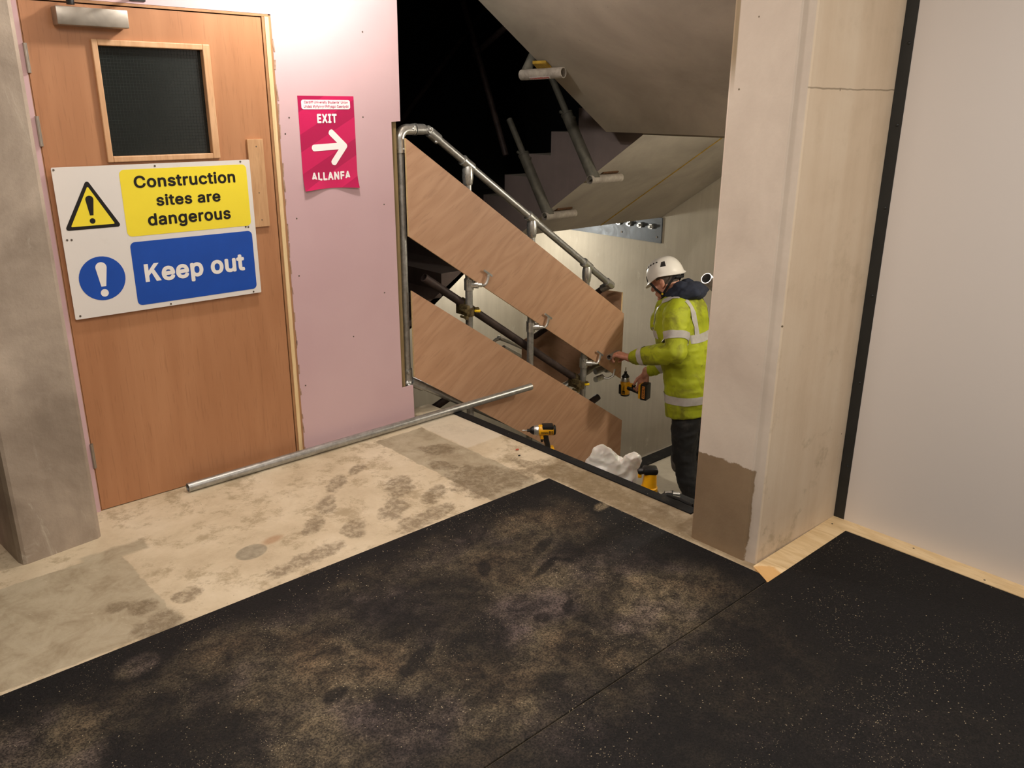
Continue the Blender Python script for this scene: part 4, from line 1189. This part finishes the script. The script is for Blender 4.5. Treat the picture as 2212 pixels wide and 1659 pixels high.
for s in (1, -1):
    hip, kn, an = V((.03, s * .095, .86)), V((.055, s * .112, .46)), V((-.035, s * .118, .10))
    LEGS[s] = (hip, kn, an)
    chain(bm, [hip, hip.lerp(kn, .5), kn, kn.lerp(an, .3), an], [.09, .072, .055, .055, .036])
    chain(bm, [an + V((-.05, 0, -.06)), an + V((.05, 0, -.055)), an + V((.14, 0, -.07))], [.034, .036, .026])


def hand(bm, wrist, d, n, thumb_side, curls, thumb, k=1.):
    """palm, four unequal fingers with bent knuckles and a thumb off the side"""
    d = V(d).normalized(); n = V(n); n = (n - d * n.dot(d)).normalized(); s = V(thumb_side); s = (s - d * s.dot(d) - n * s.dot(n)).normalized()
    wrist = V(wrist)
    chain(bm, [wrist - d * .03, wrist + d * .012], [.027, .026])
    for i, (off, kl, lens) in enumerate(((.030, .092, (.042, .025, .021)), (.010, .096, (.046, .029, .022)), (-.010, .091, (.043, .026, .021)), (-.029, .082, (.034, .020, .018)))):
        kn = wrist + (d * kl + s * off) * k
        chain(bm, [wrist + d * .012 + s * off * .55, wrist + (d * kl * .6 + s * off * .9) * k, kn], [.017, .0155, .0128], 10)
        a = 0; p = kn
        for j, ln in enumerate(lens):
            a += curls[i][j]
            q = p + (d * math.cos(a) + n * math.sin(a)) * ln * k
            chain(bm, [p, q], [.0104 - j * .0009, .0098 - j * .0011], 10); p = q
    base = wrist + (d * .022 + s * .026) * k
    chain(bm, [wrist + d * .01 + s * .012, base], [.018, .016], 10)
    p = base
    for j, (vd, vs, vn, ln) in enumerate(thumb):
        q = p + (d * vd + s * vs + n * vn).normalized() * ln * k
        chain(bm, [p, q], [.0135 - j * .0015, .0122 - j * .0018], 10); p = q


C1 = (.75, 1.15, .75)
hand(bm, WRL, (.96, .0, .12), (.1, 0, -1), (0, -1, 0), [(.55, 1.0, .8), (.6, 1.05, .8), (.65, 1.1, .8), (.7, 1.1, .8)], [(.6, .5, .6, .04), (.75, -.1, .7, .032), (.7, -.2, .8, .026)])
hand(bm, WRR, (.16, .06, -.98), (.05, 1, .02), (.98, -.02, .15), [(.7, 1.0, .6), (.75, 1.15, .7), (.8, 1.15, .7), (.85, 1.1, .7)], [(.75, .55, .35, .036), (.8, .1, .6, .030), (.75, -.15, .65, .024)])
body = remesh(bm, .0042, 3, .5)
person = tag(None or obj('person', body, SKIN, thing('person_tmp', '-', '-', (0, 0, 0)), 180, local=True), 'worker in yellow hi-vis jacket and white helmet, bending to fix a tube with a driver', 'person')
bpy.data.objects.remove(person.parent); person.parent = None
person.rotation_mode = 'QUATERNION'; person.rotation_quaternion = PR.to_quaternion(); person.location = PO
WORLD[person.name] = Matrix.Translation(PO) @ PR.to_4x4()
PL = dict(parent=person, local=True)

# ---- jacket
prof = [(.70, .078, .150, .208), (.78, .078, .158, .215), (.90, .085, .165, .215), (1.0, .105, .172, .213), (1.15, .145, .172, .212), (1.28, .185, .172, .212), (1.38, .19, .160, .205), (1.45, .185, .135, .175), (1.51, .185, .100, .115), (1.545, .19, .075, .08)]


def torso_at(u):
    for a, b in zip(prof, prof[1:]):
        if a[0] <= u <= b[0]:
            w = (u - a[0]) / (b[0] - a[0]); return [a[i] + (b[i] - a[i]) * w for i in (1, 2, 3)]
    return prof[0][1:] if u < prof[0][0] else prof[-1][1:]


def torso_pt(u, th, grow=0., tilt=0.):
    c, a, b = torso_at(u); ca, sa = math.cos(th), math.sin(th)
    e = lambda q: math.copysign(abs(q) ** .85, q)
    return V((c + (a + grow) * e(ca), (b + grow) * e(sa), u + tilt * ca))


bm = BM(); rings = []
for pr in prof: rings.append([bm.verts.new(torso_pt(pr[0], 2 * PI * k / 32, 0, -.02 if pr[0] < .85 else 0)) for k in range(32)])
for a, b in zip(rings, rings[1:]):
    for k in range(32): bm.faces.new((a[k], a[(k + 1) % 32], b[(k + 1) % 32], b[k]))
bm.faces.new(rings[0][::-1]); bm.faces.new(rings[-1])
CUL = ELL.lerp(WRL, .86); CUR = ELR.lerp(WRR, .86)
SLL = ([V((.16, .13, 1.43)), SHL + V((0, .01, -.02)), SHL.lerp(ELL, .5), ELL, ELL.lerp(CUL, .3), ELL.lerp(CUL, .7), CUL], [.085, .090, .086, .078, .074, .066, .056])
SLR = ([V((.18, -.13, 1.40)), SHR, SHR.lerp(ELR, .5), ELR, ELR.lerp(CUR, .3), ELR.lerp(CUR, .7), CUR], [.085, .088, .084, .076, .070, .062, .053])
for P, Rr in (SLL, SLR):
    tube(bm, P, Rr, 18)
    for q, r in list(zip(P, Rr))[:-1]: ball(bm, q, r * .98, 16, 10)
ball(bm, (.352, .055, 1.31), (.035, .05, .07), 12, 8)
chain(bm, [V((.30, .10, 1.44)), V((.345, .06, 1.33))], [.03, .03])


def wrinkle(co):
    w = noise.ridged_multi_fractal(V((co.x * 7, co.y * 7, co.z * 11)), 1, 2, 3, 1, 2) - 1.0
    return .007 * w + .008 * noise.noise(co * 6) + .003 * noise.noise(co * 17)


jb = remesh(bm, .0075, 5, .5, wrinkle)
bmesh.ops.smooth_vert(jb, verts=jb.verts[:], factor=.4, use_axis_x=True, use_axis_y=True, use_axis_z=True)
jb.normal_update(); bvh = BVHTree.FromBMesh(jb)
jacket = obj('jacket', jb, HIVIS, smooth=180, **PL); jacket['label'] = 'dirty yellow hi-vis jacket'


def wrap_strip(rows, mat=REFLECT, name='reflective_band', lift=.004, closed=True):
    """rows of points draped onto the jacket"""
    b = BM(); R_ = []
    for row in rows:
        r = []
        for q in row:
            loc, nor, i, dist = bvh.find_nearest(q)
            r.append(b.verts.new(loc + nor * lift))
        R_.append(r)
    for a, c in zip(R_, R_[1:]):
        n = len(a)
        for k in range(n if closed else n - 1): b.faces.new((a[k], a[(k + 1) % n], c[(k + 1) % n], c[k]))
    bmesh.ops.recalc_face_normals(b, faces=b.faces)
    return obj(name, b, mat, jacket, 180, local=True)


K = 64
wrap_strip([[torso_pt(u, 2 * PI * k / K, .004, -.015) for k in range(K)] for u in (.805, .825, .845, .862)])
wrap_strip([[torso_pt(u, 2 * PI * k / K, .004) for k in range(K) if not (0.33 * PI < 2 * PI * k / K < .72 * PI)] for u in (1.225, 1.243, 1.262, 1.28)], closed=False)


def sleeve_band(P, Rr, i, f0, f1):
    a, c = P[i], P[i + 1]; d = (c - a).normalized(); u, w = frame_from(d)
    return [[a.lerp(c, f0 + (f1 - f0) * j / 3) + (u * math.cos(2 * PI * k / 36) + w * math.sin(2 * PI * k / 36)) * (Rr[i] + .012) for k in range(36)] for j in range(4)]


wrap_strip(sleeve_band(*SLL, 2, .02, .42)); wrap_strip(sleeve_band(*SLL, 5, .18, .60))
wrap_strip(sleeve_band(*SLR, 2, .02, .42)); wrap_strip(sleeve_band(*SLR, 5, .18, .60))
for s in (1, -1):
    path = [V((.33, s * .11, 1.30)), V((.32, s * .115, 1.38)), V((.27, s * .12, 1.46)), V((.20, s * .12, 1.50)), V((.12, s * .12, 1.48)), V((.06, s * .12, 1.42)), V((.02, s * .12, 1.34)), V((.01, s * .12, 1.25))]
    sm = []
    for a, c in zip(path, path[1:]): sm += [a, a.lerp(c, .5)]
    sm.append(path[-1])
    wrap_strip([[q + V((0, -.024, 0)), q + V((0, -.008, 0)), q + V((0, .008, 0)), q + V((0, .024, 0))] for q in sm], closed=False)
# cuffs seam and front zip edge
bm = BM(); chain(bm, [CUL - (WRL - ELL).normalized() * .006, CUL + (WRL - ELL).normalized() * .004], [.050, .047]); obj('cuff', bm, HIVIS, jacket, 40, local=True)
bm = BM(); chain(bm, [CUR - (WRR - ELR).normalized() * .006, CUR + (WRR - ELR).normalized() * .004], [.047, .044]); obj('cuff', bm, HIVIS, jacket, 40, local=True)

# ---- hood
bm = BM()
loop = [V((.20 + .085 * math.cos(a), .088 * math.sin(a), 1.525 + .055 * (-math.cos(a)) - .02)) for a in [2 * PI * k / 20 for k in range(21)]]
tube(bm, loop, .036, 12)
ball(bm, (.125, 0, 1.555), (.070, .120, .045), 16, 10); ball(bm, (.085, 0, 1.535), (.050, .105, .05), 16, 10); ball(bm, (.15, 0, 1.52), (.10, .11, .05), 16, 10)
chain(bm, [V((.15, .10, 1.52)), V((.07, .08, 1.545))], [.034, .03]); chain(bm, [V((.15, -.10, 1.52)), V((.07, -.08, 1.545))], [.034, .03])
chain(bm, [V((.27, .05, 1.50)), V((.31, .03, 1.42))], [.03, .025])
for s in (1, -1): ball(bm, (.185, s * .055, 1.555), (.06, .05, .05), 14, 10); ball(bm, (.235, s * .062, 1.515), (.045, .035, .045), 12, 8)
hb = remesh(bm, .006, 4, .5, lambda c: .006 * (noise.ridged_multi_fractal(c * 12, 1, 2, 2, 1, 2) - 1))
obj('hood', hb, NAVY, smooth=180, **PL)['label'] = 'navy hood folded behind the neck'

# ---- trousers, knee pads, boots
bm = BM()
ball(bm, (.06, 0, .80), (.125, .17, .13), 20, 12)
for s in (1, -1):
    hip, kn, an = LEGS[s]
    q = an + V((.0, 0, .10))
    pts = [hip + V((.02, -.012 * s, -.03)), hip.lerp(kn, .5) + V((.02, 0, 0)), kn + V((0, 0, .03)), kn + V((.0, 0, -.08)), kn.lerp(an, .6), q + V((0, 0, -.05))]
    chain(bm, pts, [.096, .098, .084, .084, .080, .076], 18)
tbm = remesh(bm, .0085, 4, .5, lambda c: .010 * (noise.ridged_multi_fractal(V((c.x * 7, c.y * 7, c.z * 10 + 4)), 1, 2, 3, 1, 2) - 1) + .006 * noise.noise(c * 8))
tr = obj('trousers', tbm, TROUSER, smooth=180, **PL)
for s in (1, -1):
    kn = LEGS[s][1]
    bm = BM(); ball(bm, kn + V((.040, 0, -.08)), (.048, .062, .105), 16, 12)
    kb = remesh(bm, .006, 2, .5, lambda c: .004 * noise.noise(c * 22)); obj('knee_pad', kb, KNEE, tr, 180, local=True)
for s in (1, -1):
    an = LEGS[s][2]
    bm = BM(); chain(bm, [an + V((0, 0, .07)), an + V((-.005, 0, -.02))], [.062, .058], 16)
    ball(bm, an + V((-.03, 0, -.045)), (.062, .048, .052), 14, 10); ball(bm, an + V((.06, 0, -.05)), (.085, .049, .045), 14, 10); ball(bm, an + V((.115, 0, -.055)), (.055, .046, .040), 14, 10)
    for v in bm.verts: v.co.z = max(v.co.z, .02)
    bb = remesh(bm, .006, 2, .5); bt = obj('boot', bb, BOOT, smooth=180, **PL)
    bm = BM(); prism(bm, [(an.x + .045 + .128 * math.cos(a) * (1.0), an.y + .050 * math.sin(a)) for a in [2 * PI * k / 24 for k in range(24)]], 'z', 0, .026); obj('sole', bm, BLACK_PLASTIC, bt, 30, local=True)

# ---- hair, helmet, straps
bm = BM(); ball(bm, hp(-.014, 0, .035), (.097, .082, .092), 24, 16, HM)
for v in list(bm.verts):
    q = HM.transposed() @ (v.co - HO)
    if q.x > .035 or q.z < -.055 or (q.x > -.005 and q.z < .0): bm.verts.remove(v)
obj('hair', bm, HAIR, smooth=60, **PL)['label'] = 'short greying hair below the helmet'


def helm(az, el, grow=0.):
    """helmet shell in head coordinates: az 0 = front, el 0 = rim .. 90 = crown"""
    ca, sa, ce, se = math.cos(az), math.sin(az), math.cos(el), math.sin(el)
    rim = .022 + .030 * max(0, math.cos(az)) * -1 + .012 * abs(math.sin(az)) ** 2 - .018 * max(0, -math.cos(az))
    a = (.132 if ca > 0 else .127) + grow; b = .115 + grow; h = .126 + grow
    return V((-.008 + a * ca * ce ** .75, b * sa * ce ** .75, .030 + (rim - .012) * (1 - se) + h * se))


bm = BM(); NA, NE = 48, 14; R_ = []
for j in range(NE + 1):
    el = PI / 2 * j / NE * .985
    R_.append([bm.verts.new(HO + HM @ helm(2 * PI * k / NA, el)) for k in range(NA)])
for a, c in zip(R_, R_[1:]):
    for k in range(NA): bm.faces.new((a[k], a[(k + 1) % NA], c[(k + 1) % NA], c[k]))
bm.faces.new(R_[-1])
# rolled rim with a short peak at the front
rim0 = []
for k in range(NA):
    az = 2 * PI * k / NA; q = helm(az, 0); pk = max(0, math.cos(az)) ** 3
    rim0.append(bm.verts.new(HO + HM @ (q + V((.012 * math.cos(az) + .016 * pk, .006 * math.sin(az), -.014 - .006 * pk)))))
for k in range(NA): bm.faces.new((rim0[k], rim0[(k + 1) % NA], R_[0][(k + 1) % NA], R_[0][k]))
bmesh.ops.recalc_face_normals(bm, faces=bm.faces)
bmesh.ops.solidify(bm, geom=bm.faces[:], thickness=.005)
helmet = obj('helmet', bm, HELMET, smooth=50, **PL); helmet['label'] = 'white vented safety helmet'


def vent(az, el, da, de, skew=0.):
    b = BM(); P = []
    for (x, y) in ((-1, -1), (1, -1), (.75, 1), (-.75, 1)):
        P.append((az + da * x + skew * y, el + de * y))
    g = []
    for i in range(4):
        (a0, e0), (a1, e1) = P[i], P[(i + 1) % 4]
        for w in (0, .5): g.append(helm(a0 + (a1 - a0) * w, e0 + (e1 - e0) * w, .0012))
    c = helm(az, el, .0012)
    vs = [b.verts.new(HO + HM @ q) for q in g]; cv = b.verts.new(HO + HM @ c)
    for i in range(8): b.faces.new((vs[i], vs[(i + 1) % 8], cv))
    bmesh.ops.recalc_face_normals(b, faces=b.faces)
    bmesh.ops.solidify(b, geom=b.faces[:], thickness=.002)
    return obj('vent', b, BORE, helmet, 0, local=True)


for s in (1, -1):
    vent(s * 2.05, .62, .16, .17, .05)
    vent(s * .62, .20, .10, .14, -.03)
    for k in range(5): vent(s * (.62 + k * .26), .72 + .085 * k - .012 * k * k, .075, .055)
    # chin straps and buckle
    A_, B_, CH = hp(.075, s * .088, .02), hp(-.105, s * .07, .01), hp(.022, s * .070, -.085)
    for q in (A_, B_):
        bm = BM(); m = q.lerp(CH, .5) + V((0, s * .012, 0))
        for a, c in ((q, m), (m, CH)):
            d_ = (c - a).normalized(); w = d_.cross(V((0, s, 0))).normalized() * .008
            vs = [bm.verts.new(p_) for p_ in (a - w, a + w, c + w, c - w)]; bm.faces.new(vs)
        bmesh.ops.remove_doubles(bm, verts=bm.verts, dist=.0005)
        bmesh.ops.solidify(bm, geom=bm.faces[:], thickness=.002); obj('chin_strap', bm, STRAP, helmet, 0, local=True)
    bm = BM(); box(bm, -.011, .011, -.004, .004, -.015, .015, .003, Matrix.Translation(CH + V((0, s * .004, 0)))); bk = obj('strap_buckle', bm, STRAP, helmet, 30, local=True)
    bm = BM(); box(bm, -.007, .007, -.0055, .0055, .001, .012, .002, Matrix.Translation(CH + V((0, s * .004, 0)))); obj('buckle_tab', bm, YELLOW_CAP, bk, 30, local=True)
bm = BM(); tube(bm, [hp(.022, .07, -.085), hp(.055, .045, -.118), hp(.062, 0, -.126), hp(.055, -.045, -.118), hp(.022, -.07, -.085)], .006, 8); obj('chin_strap', bm, STRAP, helmet, 40, local=True)
bm = BM(); tube(bm, [hp(-.10, .06, .0), hp(-.122, .0, -.012), hp(-.10, -.06, .0)], .010, 8); obj('head_band', bm, STRAP, helmet, 40, local=True)

# ---- what he holds
PM = WORLD[person.name]
tc = V((.556, .318, 1.084)); ta = V((.10, -.97, -.06)).normalized()
bm = BM(); pipe(bm, PM @ tc, PM @ (tc + ta * .17), .0185, .0032, 20)
tag(obj('tube_offcut', bm, GALV), "short galvanised tube held in the worker's left hand, open end to the camera", 'tube')
impact_driver("yellow and black impact driver held nose up in the worker's right hand", PM @ V((.415, -.050, .765)), (V(PR @ V((0, 0, 1)))), PR @ V((.985, 0, -.02)), 1.08)

# small debris on the floor by the nosing
for (x, y, r, m, lab) in ((1.80, -.70, .010, plain('red_plastic', srgb(190, 84, 66), .5), 'tiny red plastic chip on the concrete by the black nosing'),
                          (1.76, -.76, .007, BLACK_PLASTIC, 'tiny black crumb on the concrete next to the red chip')):
    bm = BM(); ball(bm, (x, y, r * .45), (r, r * .7, r * .45), 8, 6)
    for v in bm.verts: v.co += noise.noise_vector(v.co * 80) * r * .35; v.co.z = max(.0002, v.co.z)
    tag(obj('debris_chip', bm, m), lab, 'debris', 'floor debris')
